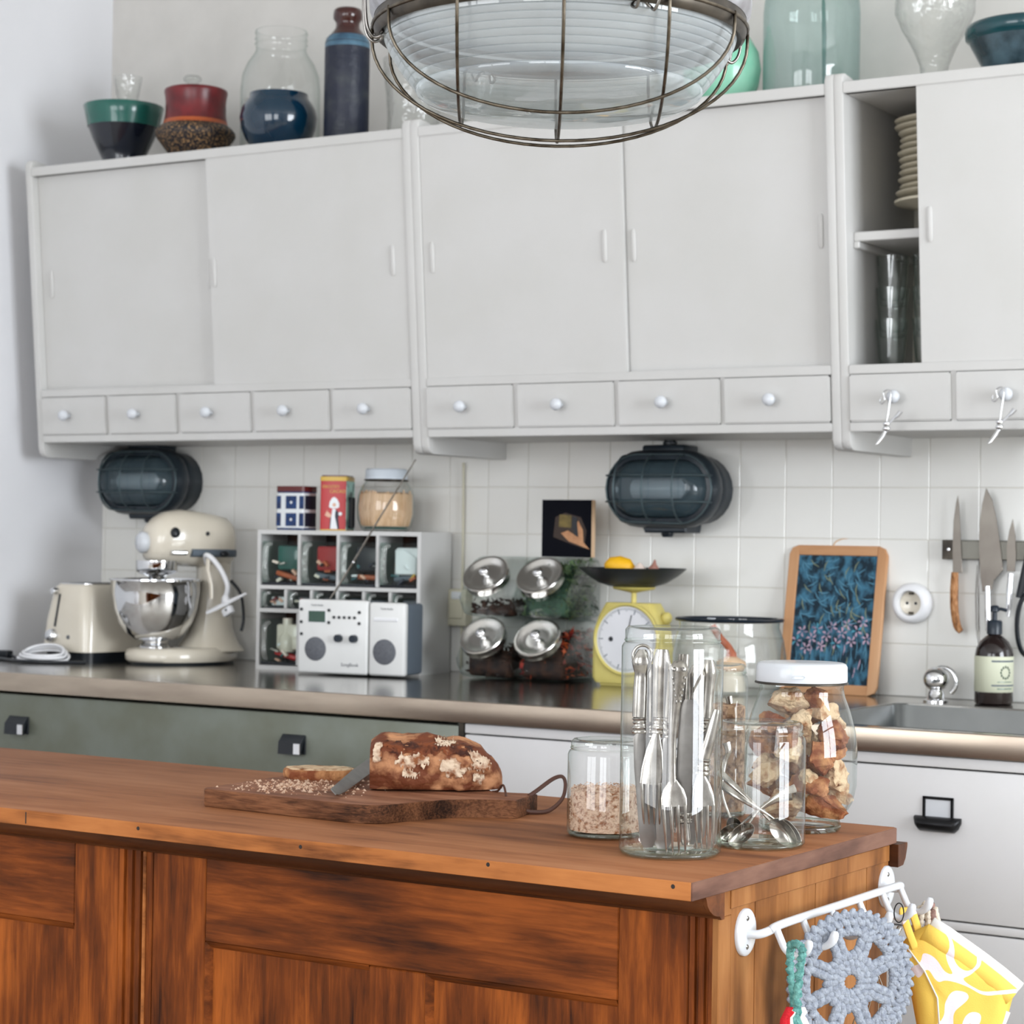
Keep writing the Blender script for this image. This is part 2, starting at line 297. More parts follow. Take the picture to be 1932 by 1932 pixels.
# ------------------------------------------------------------------ upper cabinets (sliding doors, front leans out at the top)
def fy(z, off=0): return -.325-.0899*(z-1.405)+off
def slab(b, x0, x1, z0, z1, off, th, bev=.0015):
    # board parallel to the leaning front, its face at off, th thick towards the wall
    V = b.new([(x, fy(z, off)+t, z) for x in (x0, x1) for t in (0, th) for z in (z0, z1)], [(0, 1, 3, 2), (4, 6, 7, 5), (0, 4, 5, 1), (2, 3, 7, 6), (0, 2, 6, 4), (1, 5, 7, 3)])
    if bev:
        es = {e for v in V for e in v.link_edges}
        bmesh.ops.bevel(b.b, geom=list(es), offset=bev, segments=2, affect='EDGES')
    return b
knob_me = None
def sidepanel(x0, x1):
    z0, z1 = 1.405, 2.145
    r = .022
    P = [(0.004, z1-.03), (-.2, z1-.028)]
    # rounded horn at the top front, rounded foot at the bottom front
    P = [(0.002, z0), (fy(z0)+r, z0)] + [(fy(z0)+r-r*math.sin(a), z0+r-r*math.cos(a)) for a in (.4, .8, 1.2, 1.57)] + [(fy(z1-.015), z1-.015), (fy(z1-.004)+.006, z1-.003), (fy(z1)+.016, z1), (fy(z1)+.05, z1-.004), (fy(z1)+.10, z1-.02), (.002, z1-.021)]
    return B().prism(P, 'x', x0, x1, .0025, seg=2)
def pull(b, x, zc, off, h=.068, w_=.0115):
    # routed finger pull: a raised rounded lip
    pts = [(x, fy(z, off)-.0015, z) for z in (zc-h/2, zc-h/2+.006, zc, zc+h/2-.006, zc+h/2)]
    return b.sweep(pts, [(w_*.3, .001), (w_*.5, .003), (w_*.5, .003), (w_*.5, .003), (w_*.3, .001)], side=(1, 0, 0), seg=10)
ZR, ZT, ZD, ZB = 1.555, 2.1035, 1.573, 1.442
def upper(x0, x1, wl, wr, ndraw, doors, label, shelfwork=False):
    root = E('wall_cabinet', (0, 0, 0), 0, label, 'cabinet', None)
    O('side_panel', sidepanel(x0, x0+wl), M['cab'], root); O('side_panel', sidepanel(x1-wr, x1), M['cab'], root)
    a, c = x0+wl, x1-wr
    b = B().box(a, c, fy(2.1035, .004), .002, 2.1035, 2.125, .002)
    O('top_board', b, M['cab'], root); O('top_rail', slab(B(), a, c, ZT, 2.1255, 0, .018), M['cab'], root)
    O('middle_rail', slab(B(), a, c, ZR, ZD, 0, .02), M['cab'], root)
    O('bottom_rail', slab(B(), a, c, ZB, 1.4595, -.001, .02), M['cab'], root)
    O('bottom_board', B().box(a, c, fy(1.45, .02), .002, 1.444, 1.458), M['cab'], root)
    O('cabinet_floor', B().box(a, c, fy(ZD, .015), .002, ZR+.003, ZD), M['cab'], root)
    O('back_panel', B().box(a, c, -.006, .002, 1.46, 2.104), M['cabin'], root)
    for (dx0, dx1, off, pulls) in doors:
        dr = O('sliding_door', slab(B(), dx0, dx1, ZD-.001, ZT+.004, off, .014), M['cab'], root)
        for px, zc in pulls: O('finger_pull', pull(B(), px, zc, off), M['cab'], dr)
    n = len(ndraw)
    for k, (da, db, kx) in enumerate(ndraw):
        dr = O('drawer', slab(B(), da, db, 1.4605, 1.5535, -.003, .016, .003), M['cab'], root)
        global knob_me
        kn = B().lathe([(0, 0), (.0055, 0), (.005, .007), (.0065, .011), (.0115, .016), (.0135, .022), (.012, .028), (.007, .0315), (0, .0325)], 20)
        k_ = O('knob', kn, M['wmetal'], dr, 180, loc=(kx, fy(1.507, -.003), 1.507), rot=(PI/2, 0, 0))
    for q in range(1, n):
        xa, xb = ndraw[q-1][1], ndraw[q][0]
        if xb-xa > .002: O('drawer_divider', slab(B(), xa-.001, xb+.001, ZB+.01, ZR+.004, .004, .02, 0), M['cab'], root)
    return root
dv1 = [(-.241, -.0275, -.147), (-.017, .199, .0796), (.2107, .427, .3096), (.438, .6582, .5403), (.6673, .8844, .7691)]
upper(-.2615, .9075, .02, .0215, dv1, [(-.2415, .33, .022, [(-.2085, 1.837), (.3005, 1.837)]), (.3165, .887, .004, [(.3235+.008, 1.837), (.848, 1.837)])], 'left white sliding-door wall cabinet with five small drawers, nearest the corner')
dv2 = [(.9275, 1.1546, 1.0307), (1.1655, 1.4067, 1.2779), (1.4157, 1.6559, 1.5307), (1.6643, 1.8991, 1.7764)]
upper(.9075, 1.921, .0215, .0195, dv2, [(.929, 1.436, .004, [(.9545, 1.838), (1.393, 1.838)]), (1.41, 1.9015, .022, [(1.4525, 1.838), (1.878, 1.842)])], 'middle white wall cabinet with closed sliding doors and four small drawers')
dv3 = [(1.9405, 2.1512, 2.0426), (2.1608, 2.385, 2.2694), (2.395, 2.62, 2.507), (2.63, 2.85, 2.74)]
u3 = upper(1.921, 2.87, .0195, .02, dv3, [(2.0905, 2.58, .004, [(2.1145, 1.838)]), (2.45, 2.85, .022, [(2.8, 1.838)])], 'right white wall cabinet standing open on shelves of plates and glasses')
O('shelf', B().box(1.9405, 2.85, -.325, -.006, 1.8195, 1.838, .002), M['cab'], u3)
O('shelf_cleat', B().box(1.9405, 1.953, -.325, -.02, 1.806, 1.8195, .002), M['cab'], u3)
# ------------------------------------------------------------------ worktop with sink
YF = -.783
wt = E('steel_worktop', (0, 0, 0), 0, 'long stainless steel worktop along the tiled wall with a sink cut in', 'worktop')
sx0, sx1, sy0, sy1 = 1.992, 2.62, -.735, -.185
b = B()
b.box(XL+.001, sx0, YF, -.002, .896, .9).box(sx1, 3.0, YF, -.002, .896, .9).box(sx0, sx1, YF, sy0, .896, .9).box(sx0, sx1, sy1, -.002, .896, .9)
O('top_sheet', b, M['steel'], wt)
O('front_edge', B().box(XL+.001, 3.0, YF-.004, YF+.012, .859, .9005, .002, 2), M['edge'], wt)
O('worktop_core', B().box(XL+.001, sx0-.01, YF+.012, -.002, .86, .896).box(sx1+.01, 3.0, YF+.012, -.002, .86, .896), M['oak'], wt)
rk = rrect(sx0, sx1, sy0, sy1, .035, 5); rk2 = rrect(sx0+.01, sx1-.01, sy0+.01, sy1-.01, .04, 5)
O('sink_basin', B().loft([[(x, y, .9005) for x, y in rrect(sx0-.006, sx1+.006, sy0-.006, sy1+.006, .04, 5)], [(x, y, .897) for x, y in rk], [(x, y, .76) for x, y in rk2], [(x, y, .745) for x, y in rrect(sx0+.03, sx1-.03, sy0+.03, sy1-.03, .05, 5)]], cap=False).prism(rrect(sx0+.03, sx1-.03, sy0+.03, sy1-.03, .05, 5), 'z', .741, .7452), M['steel2'], wt, 60)
O('drain', B().lathe([(0, .003), (.02, .003), (.04, .006), (.045, .001)], 24, (2.3, -.4, .745)), M['chrome'], wt)
# ------------------------------------------------------------------ base cabinets
def base(x0, x1, m, label, fronts, name='base_cabinet'):
    r = E(name, (0, 0, 0), 0, label, 'cabinet')
    O('carcass', B().box(x0, x1, YF+.03, -.002, .08, .735).box(x0, x0+.018, YF+.03, -.002, .735, .858).box(x1-.018, x1, YF+.03, -.002, .735, .858), m, r)
    O('plinth', B().box(x0, x1, YF+.07, YF+.085, .0, .08), m, r)
    for (a, c, z0, z1, h) in fronts:
        f = O('drawer' if h else 'front_rail', B().box(a, c, YF+.008, YF+.03, z0, z1, .002, 2), m, r)
        if h == 'cup':
            for hx in h_at: 
                pass
        yield_h.append((f, a, c, z0, z1, h))
    return r
yield_h = []; h_at = []
base(XL+.002, 1.3195, M['grey'], 'grey zinc-fronted base unit with recessed black pulls, under the left worktop', [(XL+.004, 1.3175, .62, .852, 'cup'), (XL+.004, 1.3175, .37, .615, 0), (XL+.004, 1.3175, .085, .365, 0)])
f = yield_h[0][0]
for hx, hz in ((.136, .7835), (.9137, .79)):
    y0 = YF+.008
    O('recessed_pull', B().box(hx-.031, hx+.031, y0-.0025, y0+.001, hz-.02, hz+.02, .002).prism([(y0-.002, hz+.02), (y0-.017, hz+.005), (y0-.019, hz-.02), (y0-.015, hz-.02), (y0-.002, hz+.012)], 'x', hx-.029, hx+.029, .001), M['black'], f)
    O('pull_lip', B().box(hx+.012, hx+.029, y0-.0195, y0-.0175, hz-.019, hz+.003, .0006), M['chrome'], f)
O('corner_post', B().box(1.3195, 1.3305, YF+.008, YF+.03, .08, .858), M['darkmetal'], bpy.data.objects['base_cabinet'])
def white_base(x0, x1, label, hx):
    yield_h.clear()
    r = base(x0, x1, M['cabw'], label, [(x0+.001, x1-.001, .8385, .857, 0), (x0+.002, x1-.002, .5795, .8355, 1), (x0+.001, x1-.001, .5625, .5765, 0), (x0+.002, x1-.002, .31, .5595, 1), (x0+.002, x1-.002, .085, .305, 1)])
    if hx:
        for hz, k in ((.752, 1), (.48, 3)):
            y0 = YF+.008; fo = yield_h[k][0]
            b = B()
            # card frame
            for q in ((-.028, -.0225, 0, .036), (.0225, .028, 0, .036), (-.028, .028, .031, .036)): b.box(hx+q[0], hx+q[1], y0-.003, y0, hz+q[2], hz+q[3], .0008)
            hd = O('card_handle', b, M['blackm'], fo)
            pr = []
            for i, (xx, k_) in enumerate(((-.042, .35), (-.037, .75), (-.03, 1), (.03, 1), (.037, .75), (.042, .35))):
                pr.append([(hx+xx, y0-.020*k_*math.sin(a)-.0005, hz+.002-.013*k_+.013*k_*math.cos(a)) for a in [PI*j/8 for j in range(9)]])
            O('cup_pull', B().loft(pr), M['blackm'], fo, 50)
            O('card', B().box(hx-.0225, hx+.0225, y0-.0012, y0, hz, hz+.031), M['wmetal'], fo)
    return r
white_base(1.3315, 1.93, 'white base unit behind the bread board, next to the grey unit', None)
white_base(1.932, 2.98, 'white base unit under the sink with black card-holder pulls', 2.306)
# ------------------------------------------------------------------ island
ix1, iyf, iyb, iz = 2.568, -2.196, -1.610, .8445
isl = E('kitchen_island', (0, 0, 0), 0, 'old brown wooden shop counter with panelled front and worn flat top', 'kitchen island')
x0 = .55
O('top', B().box(x0, ix1, iyf, iyb, iz-.0215, iz, .0022, 2), M['top'], isl)
O('front_edging', B().box(x0, ix1-.0004, iyf-.0012, iyf+.004, iz-.0213, iz-.0008, .0008), M['topedge'], isl)
O('end_edging', B().box(ix1-.004, ix1+.0012, iyf-.0008, iyb, iz-.0213, iz-.0008, .0008), M['endgrain'], isl)
for nx in (1.26, 1.763, 2.0275, 2.302, 2.545): O('nail_head', B().lathe([(0, .0006), (.0022, .0006), (.0026, 0)], 12), M['nail'], isl, loc=(nx, iyf-.0012, iz-.008+random.uniform(-.001, .003)), rot=(PI/2, 0, 0))
O('edge_crack', B().box(1.562, 1.5645, iyf-.0016, iyf, iz-.019, iz-.003, .0006), M['nail'], isl)
yb = -2.113
# cove moulding under the top
P = [(yb+.001, .7925), (yb-.006, .7925), (yb-.010, .797)] + [(yb-.010-.034*math.sin(t)**1.2, .797+.0245*(1-math.cos(t))) for t in (.3, .6, .9, 1.2, 1.5)] + [(yb-.046, .823), (yb+.001, .823)]
O('cove_moulding', B().prism(P, 'x', x0, 2.5615, .0006), M['dark'], isl, 35)
O('moulding_end', B().prism([(y, z-.0005) for y, z in P], 'x', 2.5617, 2.5665), M['dark'], isl, 35)
O('end_block', B().box(2.552, 2.5615, yb, -2.0838, .7927, .8222, .001), M['side'], isl)
O('rear_moulding', B().prism([(-1.618, .7925), (-1.600, .7935), (-1.592, .802), (-1.586, .818), (-1.586, .8225), (-1.618, .8225)], 'x', x0, 2.575, .0006), M['dark'], isl)
O('body', B().box(x0, 2.552, yb+.02, -1.62, .02, .822), M['body'], isl)
# end side: vertical boards
sy = [-2.0835, -2.02, -1.93, -1.85, -1.765, -1.69, -1.618]
for i in range(len(sy)-1):
    O('end_board', B().box(2.552, 2.5605+(.0008 if i % 2 else 0), sy[i]+.0003, sy[i+1]-.0003, .02, .818, .0008), M['side'], isl)
O('end_cleat', B().box(2.5605, 2.5635, -2.088, -1.62, .8, .8215, .0008), M['side'], isl)
def fb(name, a, c, z0, z1, m, off=0, bev=.0015, th=.02): return O(name, B().box(a, c, yb-off, yb-off+th, z0, z1, bev, 1), m, isl)
zt = .7925
def panelframe(a, c, zr, mulls):
    fb('top_rail', a, c, zr, zt, M['bodyh'])
    xs = [a]+[q for m_ in mulls for q in m_]+[c]
    for m_ in mulls: fb('mullion', m_[0], m_[1], .02, zr-.0004, M['body'], 0)
    for k in range(0, len(xs), 2):
        p0, p1 = xs[k], xs[k+1]
        fb('panel', p0, p1, .02, zr, M['body'], -.008, 0, .01)
        O('panel_bead', B().prism([(yb+.008, zr), (yb+.0005, zr), (yb+.004, zr-.006), (yb+.008, zr-.0085)], 'x', p0+.001, p1-.001).prism([(p0, yb+.0005), (p0+.006, yb+.004), (p0+.0085, yb+.008), (p0, yb+.008)], 'z', .02, zr-.001), M['bodyh'], isl)
panelframe(1.8075, 2.430, .6825, [(2.0735, 2.159)])
panelframe(.96, 1.574, .6805, [(1.2, 1.28)])
def stile(a, c): fb('stile', a, c, .02, zt, M['body'], .0002)
def flutes(a, c, n, off):
    # fluted pilaster: vertical ribs with grooves
    pts = [(a, yb+.01)]
    w_ = (c-a)/n
    for i in range(n):
        x = a+i*w_
        pts += [(x+w_*.1, yb-off), (x+w_*.62, yb-off), (x+w_*.72, yb-off+.004), (x+w_*.9, yb-off+.004)]
    pts += [(c, yb-off), (c, yb+.01)]
    O('fluted_pilaster', B().prism(pts, 'z', .02, zt), M['body'], isl, 20)
stile(1.5745, 1.655); flutes(1.6555, 1.700, 3, .001); fb('pilaster_edge', 1.7005, 1.7155, .02, zt, M['body'], .0012)
fb('edge_bead', 1.7003, 1.7055, .02, zt, M['topedge'], .004); stile(1.716, 1.807)
fb('stile', 2.4305, 2.522, .02, zt, M['body'], .0005); flutes(2.5225, 2.5595, 3, .001)
fb('edge_strip', 2.552, 2.5612, .02, zt, M['side'], .0012, .001, .03)
O('plinth', B().box(x0, 2.57, yb-.012, -1.61, 0, .06, .003), M['dark'], isl)
# ------------------------------------------------------------------ things on top of the wall cabinets
ZC = 2.1252
def shell(prof, t=.004):
    # turn an outer profile (bottom to rim) into a closed pot wall
    inner = [(max(r-t, .001), z if i else z+t) for i, (r, z) in enumerate(prof)]
    inner[0] = (inner[0][0], prof[0][1]+t)
    return [(0, prof[0][1])]+prof+[(r, z) for r, z in inner[::-1]]+[(0, prof[0][1]+t)]
t = E('ceramic_bowl', (-.053, -.262, ZC), 0, 'green-rimmed dark bowl at the left end on the wall cabinet, pink stick on its rim', 'bowl')
O('bowl_body', B().lathe([(0, 0), (.052, 0), (.055, .006), (.05, .02), (.062, .045), (.076, .075), (.0885, .108), (.085, .108), (.07, .07), (.045, .03), (0, .02)], 48), M['bowld'], t, 60)
O('glazed_rim', B().lathe([(.0886, .104), (.094, .13), (.100, .1545), (.0985, .157), (.0955, .155), (.088, .13), (.083, .108)], 48), M['bowlg'], t, 60)
O('stick', B().sweep([(-.098, -.03, .162), (-.075, -.055, .148)], (.004, .003)), M['pinktape'], t, 60)
o = O('glass_goblet', B().lathe([(0, .002), (.03, 0), (.03, .004), (.006, .01), (.005, .07), (.008, .13), (.014, .165), (.022, .19), (.03, .225), (.037, .27)], 32), M['cut'], None, 60, loc=(-.17, -.12, ZC)); tag(o, 'cut glass goblet standing behind the green-rimmed bowl', 'goblet')
t = E('ceramic_pot', (.188, -.27, ZC), 0, 'waisted pot, oxblood red above and speckled black below, on the cabinet', 'pot')
O('lower_body', B().lathe([(0, 0), (.052, 0), (.06, .012), (.075, .03), (.092, .052), (.0975, .062), (.0965, .07), (.088, .08), (.08, .086), (.0, .086)], 48), M['speck'], t, 60)
O('glaze_band', B().lathe([(.0805, .0855), (.0785, .0875), (.0765, .096), (.072, .096)], 48), M['orange'], t, 60)
O('upper_body', B().lathe([(.0765, .0955), (.0735, .112), (.073, .14), (.0745, .155), (.077, .166), (.076, .172), (.070, .175), (.068, .17), (.066, .14), (.066, .1)], 48), M['red'], t, 60)
t = E('lidded_glass_jar', (.03, -.1, ZC), 0, 'glass jar with a knobbed glass stopper, hidden behind the red pot', 'jar')
O('body', B().lathe([(0, .002), (.05, 0), (.052, .01), (.052, .15), (.045, .17), (.04, .185)], 32), M['glass'], t, 60)
O('stopper', B().lathe([(.04, .186), (.03, .2), (.012, .21), (.009, .226), (.012, .236), (.022, .243), (.0235, .25), (.018, .256), (0, .258)], 32), M['cut'], t, 60)
o = O('glass_jar', B().lathe([(0, .004), (.07, 0), (.09, .01), (.0975, .03), (.0985, .19), (.095, .225), (.083, .255), (.067, .278), (.0625, .288), (.0625, .30), (.0655, .303), (.0625, .308), (.0655, .315), (.0625, .322), (.0655, .33), (.0635, .337), (.060, .337)], 48), M['glass'], None, 60, loc=(.318, -.105, ZC)); tag(o, 'large empty clear glass jar with a screw neck, behind the dark blue pot', 'jar')
o = O('ceramic_vase', B().lathe([(0, 0), (.056, 0), (.062, .006), (.078, .03), (.0885, .056), (.0925, .08), (.089, .1), (.08, .117), (.071, .127), (.0695, .138), (.066, .1385), (.0655, .128), (.07, .118), (.075, .1), (0, .09)], 56), M['blue'], None, 60, loc=(.446, -.272, ZC)); tag(o, 'squat round glossy dark blue pot on the cabinet, beside the tall bottle', 'pot')
t = E('stoneware_bottle', (.638, -.262, ZC), 0, 'tall blue-black stoneware bottle with a glossy brown neck on the cabinet', 'bottle')
O('bottle_body', B().lathe([(0, 0), (.050, 0), (.0525, .004), (.0525, .215), (.0525, .2405), (.051, .2405), (0, .24)], 48), M['bottleb'], t, 60)
O('pale_shoulder', B().lathe([(.0527, .228), (.0527, .238), (.050, .25), (.044, .256), (.0445, .2565), (.04, .257)], 48), M['bottles'], t, 60)
O('neck', B().lathe([(.044, .2555), (.036, .266), (.029, .275), (.0275, .285), (.029, .291), (.034, .297), (.0345, .308), (.033, .317), (.029, .321), (.024, .32), (.02, .3), (0, .29)], 40), M['bottler'], t, 60)
o = O('glass_vase', B().lathe([(0, .004), (.05, 0), (.062, .01), (.06, .06), (.064, .12), (.07, .17), (.073, .2)], 40), M['cut'], None, 60, loc=(.785, -.2, ZC)); tag(o, 'clear flared glass vase between the tall bottle and the caged lamp', 'vase')
o = O('glass_vase', B().lathe([(0, .004), (.045, 0), (.05, .01), (.05, .17), (.054, .18)], 40), M['glass'], None, 60, loc=(.93, -.12, ZC)); tag(o, 'straight clear glass vase seen just left of the hanging lamp cage', 'vase')
o = O('round_vase', B().lathe([(0, 0), (.045, 0), (.062, .015), (.077, .045), (.082, .08), (.077, .115), (.06, .145), (.035, .162), (.028, .168), (.03, .178), (.026, .178), (.024, .165), (.05, .14), (0, .13)], 48), M['mint'], None, 60, loc=(1.612, -.262, ZC)); tag(o, 'mint green round vase beside the lamp, next to the big glass bottle', 'vase')
t = E('glass_demijohn', (1.787, -.2, ZC), 0, 'big pale aqua glass bottle on the cabinet beside the mint green vase', 'bottle')
O('bottle_glass', B().lathe([(0, .012), (.05, .004), (.085, 0), (.096, .01), (.0995, .03), (.1, .19), (.098, .215), (.088, .245), (.066, .272), (.04, .292), (.028, .31), (.026, .36), (.03, .368)], 56), M['demijohn'], t, 60)
O('stained_seam', B().sweep([(.062, -.074, .02), (.062, -.075, .12), (.06, -.076, .19), (.058, -.074, .215)], [(.003, .002), (.005, .002), (.004, .002), (.001, .001)], seg=8), M['bowlg'], t, 60)
o = O('crystal_vase', B().lathe([(0, .006), (.045, 0), (.042, .008), (.027, .03), (.028, .05), (.045, .09), (.066, .125), (.078, .155), (.079, .18), (.07, .215), (.06, .25)], 48, wob=lambda a, z: 1+.018*math.sin(a*12+z*60)), M['cut'], None, 60, loc=(2.064, -.22, ZC)); tag(o, 'textured crystal vase with a narrow foot, left of the teal bowl', 'vase')
t = E('stoneware_bowl', (2.276, -.272, ZC), 0, 'wide grey-blue bowl with a thick teal rim at the right end of the cabinet', 'bowl')
O('bowl_body', B().lathe([(0, 0), (.075, 0), (.08, .004), (.095, .03), (.11, .058), (.114, .068), (.1, .066), (.08, .02), (0, .015)], 56), M['greyblue'], t, 60)
O('rim', B().lathe([(.112, .064), (.1205, .071), (.122, .085), (.119, .094), (.113, .097), (.107, .09), (.106, .07)], 56), M['tealbowl'], t, 60)
# plates and glasses in the open cabinet
t = O('footed_dish', B().lathe([(0, 0), (.045, 0), (.042, .006), (.02, .02), (.018, .035), (.035, .052), (.075, .063), (.104, .068), (.105, .073), (.09, .072), (.02, .06), (0, .06)], 48), M['plate'], None, 60, loc=(2.075, -.17, 1.8385)); tag(t, 'footed dish carrying the plate stack in the open cabinet', 'dish')
pz = 1.8385+.0738; pl = None
for i in range(12):
    r = .100 if i > 9 or i < 1 else .096
    x, y = 2.075+(-.006 if i > 9 else random.uniform(-.002, .002)), -.17+random.uniform(-.002, .002)
    if pl is None:
        pl = O('plate', B().lathe([(0, 0), (.05, 0), (.055, .004), (.08, .010), (.096, .0125), (.0985, .0155), (.0965, .0168), (.08, .0145), (.055, .0085), (0, .006)], 48), M['plate'], None, 60); o = pl
    else: o = pl.copy(); COL.objects.link(o)
    k = r/.0975; o.scale = (k, k, 1); o.location = (x, y, pz+.0134*i); o.rotation_euler = (random.uniform(-.01, .01), random.uniform(-.012, .012), 0)
    tag(o, 'cream plate in the open cabinet, '+('lowest of its stack, on the dish' if i == 0 else 'topmost of its stack' if i == 11 else ('', 'second', 'third', 'fourth', 'fifth', 'sixth', 'seventh', 'eighth', 'ninth', 'tenth', 'eleventh')[11-i]+' from the top of its stack'), 'plate', 'cream plates stacked in the open cabinet')
tg = None
for c, (tx, ty) in enumerate(((1.975, -.205), (2.052, -.2))):
    for k in range(3):
        if tg is None:
            fl = lambda a, z: 1+(.025 if .012 < z < .07 else 0)*math.cos(a*9)
            tg = O('tumbler', B().lathe([(0, .005), (.022, 0), (.0245, .003), (.0262, .02), (.0290, .05), (.0318, .078), (.0335, .1), (.0325, .1), (.0305, .072), (.026, .02), (.022, .012), (0, .01)], 54, wob=fl), M['tumbler'], None, 60); o = tg
        else: o = tg.copy(); COL.objects.link(o)
        o.location = (tx+random.uniform(-.001, .001), ty, ZD+.0005+k*.064)
        tag(o, '%s faceted tumbler of the %s glass stack in the open cabinet' % (('bottom', 'middle', 'top')[k], ('front left', 'half-hidden right')[c]), 'glass', 'tumblers stacked in the open cabinet')
# chrome hooks on the knobs
def hook_tool():
    root = E('bottle_tool', (0, 0, 0))
    O('hook', B().sweep(smooth_path([(-.02, .006, -.006), (-.0225, .004, -.014), (-.0155, 0, -.018), (-.009, -.002, -.01), (-.012, -.002, .004), (-.002, -.004, .0085), (.0045, -.006, .002), (.003, -.008, -.02), (-.001, -.01, -.055)], 5), .0014, seg=8), M['chrome'], root, 60)
    O('collar', B().lathe([(0, .008), (.006, .007), (.0075, .003), (.005, 0), (.0075, -.003), (.008, -.007), (.005, -.010), (0, -.011)], 20), M['chrome'], root, 60, loc=(-.001, -.011, -.062))
    O('lever', B().sweep([(.028, -.017, -.034), (.018, -.016, -.045), (.006, -.013, -.056), (-.002, -.011, -.064)], [(.0045, .0012), (.0035, .0012), (.003, .0015), (.002, .002)], side=(.6, 0, .8)), M['chrome'], root, 60)
    O('prong', B().sweep([(.034, -.019, -.036), (.026, -.018, -.044), (.014, -.015, -.05)], (.0012, .0012)), M['chrome'], root, 60)
    O('blade', B().sweep([(-.002, -.011, -.07), (-.008, -.014, -.082), (-.016, -.017, -.094), (-.02, -.019, -.098)], [(.003, .0012), (.0042, .0012), (.0032, .001), (.001, .0006)], side=(.8, 0, -.6)), M['chrome'], root, 60)
    return root
h = hook_tool(); h.location = (2.0395, fy(1.507)-.034, 1.511); tag(h, 'chrome hook tool hanging on the first drawer knob of the open cabinet', 'kitchen tool')
dup(h, (2.2665, fy(1.507)-.034, 1.511), label='chrome hook tool hanging on the second drawer knob of the open cabinet')
# ------------------------------------------------------------------ caged wall lamps
def stad(w_, h_, n=12, y=0, c=0):
    r = h_/2; a = w_/2-r; P = []
    for cx, s0 in ((a, -PI/2), (-a, PI/2)):
        P += [(c+cx+r*math.cos(s0+PI*i/n), y, r*math.sin(s0+PI*i/n)) for i in range(n+1)]
    return P
def bulkhead(loc, label):
    t = E('caged_wall_lamp', loc, 0, label, 'lamp', None)
    O('back_housing', B().loft([stad(.262, .152, y=-.001), stad(.262, .152, y=-.03), stad(.268, .158, y=-.05), stad(.25, .14, y=-.066)]), M['lampblack'], t, 40)
    O('front_ring', B().loft([stad(.272, .163, y=-.062), stad(.280, .171, y=-.070), stad(.280, .171, y=-.092), stad(.268, .158, y=-.104), stad(.238, .130, y=-.106), stad(.232, .124, y=-.094), stad(.25, .14, y=-.064)], cap=False), M['lampblack'], t, 40)
    R = []
    for k in range(9):
        a = PI/2*k/8.; R.append(stad(.236-(.07*(1-math.cos(a))), max(.128*math.cos(a)**.6, .002), y=-.092-.05*math.sin(a)))
    O('glass_dome', B().loft(R, cap=True), M['lampglass'], t, 180)
    O('bulb', B().sweep([(-.075, -.085, 0), (-.07, -.085, 0), (.05, -.085, 0), (.06, -.085, 0)], [(.012, .012), (.022, .022), (.022, .022), (.01, .01)], seg=16), M['wmetal'], t, 60)
    O('reflector_plate', B().loft([stad(.236, .128, y=-.068), stad(.236, .128, y=-.070)]), M['bwire'], t, 40)
    cage = []
    def hoop(x, hh, dep):
        return smooth_path([(x, -.100, hh), (x, -.118-dep*.3, hh*.93), (x, -.135-dep*.8, hh*.6), (x, -.142-dep, 0), (x, -.135-dep*.8, -hh*.6), (x, -.118-dep*.3, -hh*.93), (x, -.100, -hh)], 5)
    b = B()
    for x in (-.085, -.015, .06): O('cage_wire', B().sweep(hoop(x, .074, .016), .0021, seg=8), M['bwire'], t, 180)
    for z in (-.029, .029):
        O('cage_wire', B().sweep(smooth_path([(-.128, -.10, z), (-.118, -.128, z), (-.07, -.15, z), (0, -.153, z), (.07, -.15, z), (.118, -.128, z), (.128, -.10, z)], 5), .0021, seg=8), M['bwire'], t, 180)
    O('cage_frame', B().sweep(stad(.262, .152, y=-.107)[:-1], .0024, closed=True, seg=8), M['bwire'], t, 180)
    O('cable_box', B().box(-.055, .05, -.085, -.012, .072, .098, .006, 2), M['lampblack'], t)
    O('cable_gland', B().lathe([(0, .096), (.016, .096), (.016, .106), (.012, .108), (.012, .113), (0, .113)], 16, (-.005, -.045, 0)), M['lampblack'], t)
    O('lower_box', B().prism([(-.058, -.072), (.062, -.072), (.058, -.096), (-.045, -.097)], 'y', -.085, -.012, .004), M['lampblack'], t)
    O('plug', B().lathe([(0, -.106), (.011, -.106), (.014, -.100), (.014, -.095), (0, -.095)], 16, (-.005, -.05, 0)), M['lampblack'], t)
    return t
l = bulkhead((1.392, 0, 1.334), 'black caged oval bulkhead lamp on the tiles above the yellow scale')
dup(l, (-.127, 0, 1.352), label='black caged oval bulkhead lamp in the corner above the stand mixer')
# ------------------------------------------------------------------ hanging lamp
LC = Vector((2.4886, -2.3739, 1.7431)); s13 = 1.0
t = E('hanging_lamp', LC, (0, 0, yaw), 'big hanging industrial lamp with ribbed glass bowl in a wire cage', 'lamp')
RR = .198
O('housing_rim', B().lathe([(.158, .020), (.176, .020), (.196, .022), (.2005, .028), (.2015, .040), (.199, .052), (.190, .060), (.165, .068), (.15, .075), (.158, .055)], 72), M['alu'], t, 40)
O('housing', B().lathe([(.166, .066), (.160, .08), (.152, .12), (.14, .16), (.11, .19), (.06, .205), (.03, .21), (.03, .235), (0, .235)], 60), M['alu'], t, 40)
for k in range(8):
    a = PI/8+k*PI/4
    O('casting_rib', B().box(.1, .166, -.004, .004, .07, .17, .002), M['alu'], t, rot=(0, 0, a))
O('gasket_band', B().lathe([(.1955, .022), (.197, .012), (.195, .004), (.191, .001), (.187, .004), (.186, .02)], 72), M['darkmetal'], t, 40)
prof = []
n = 8
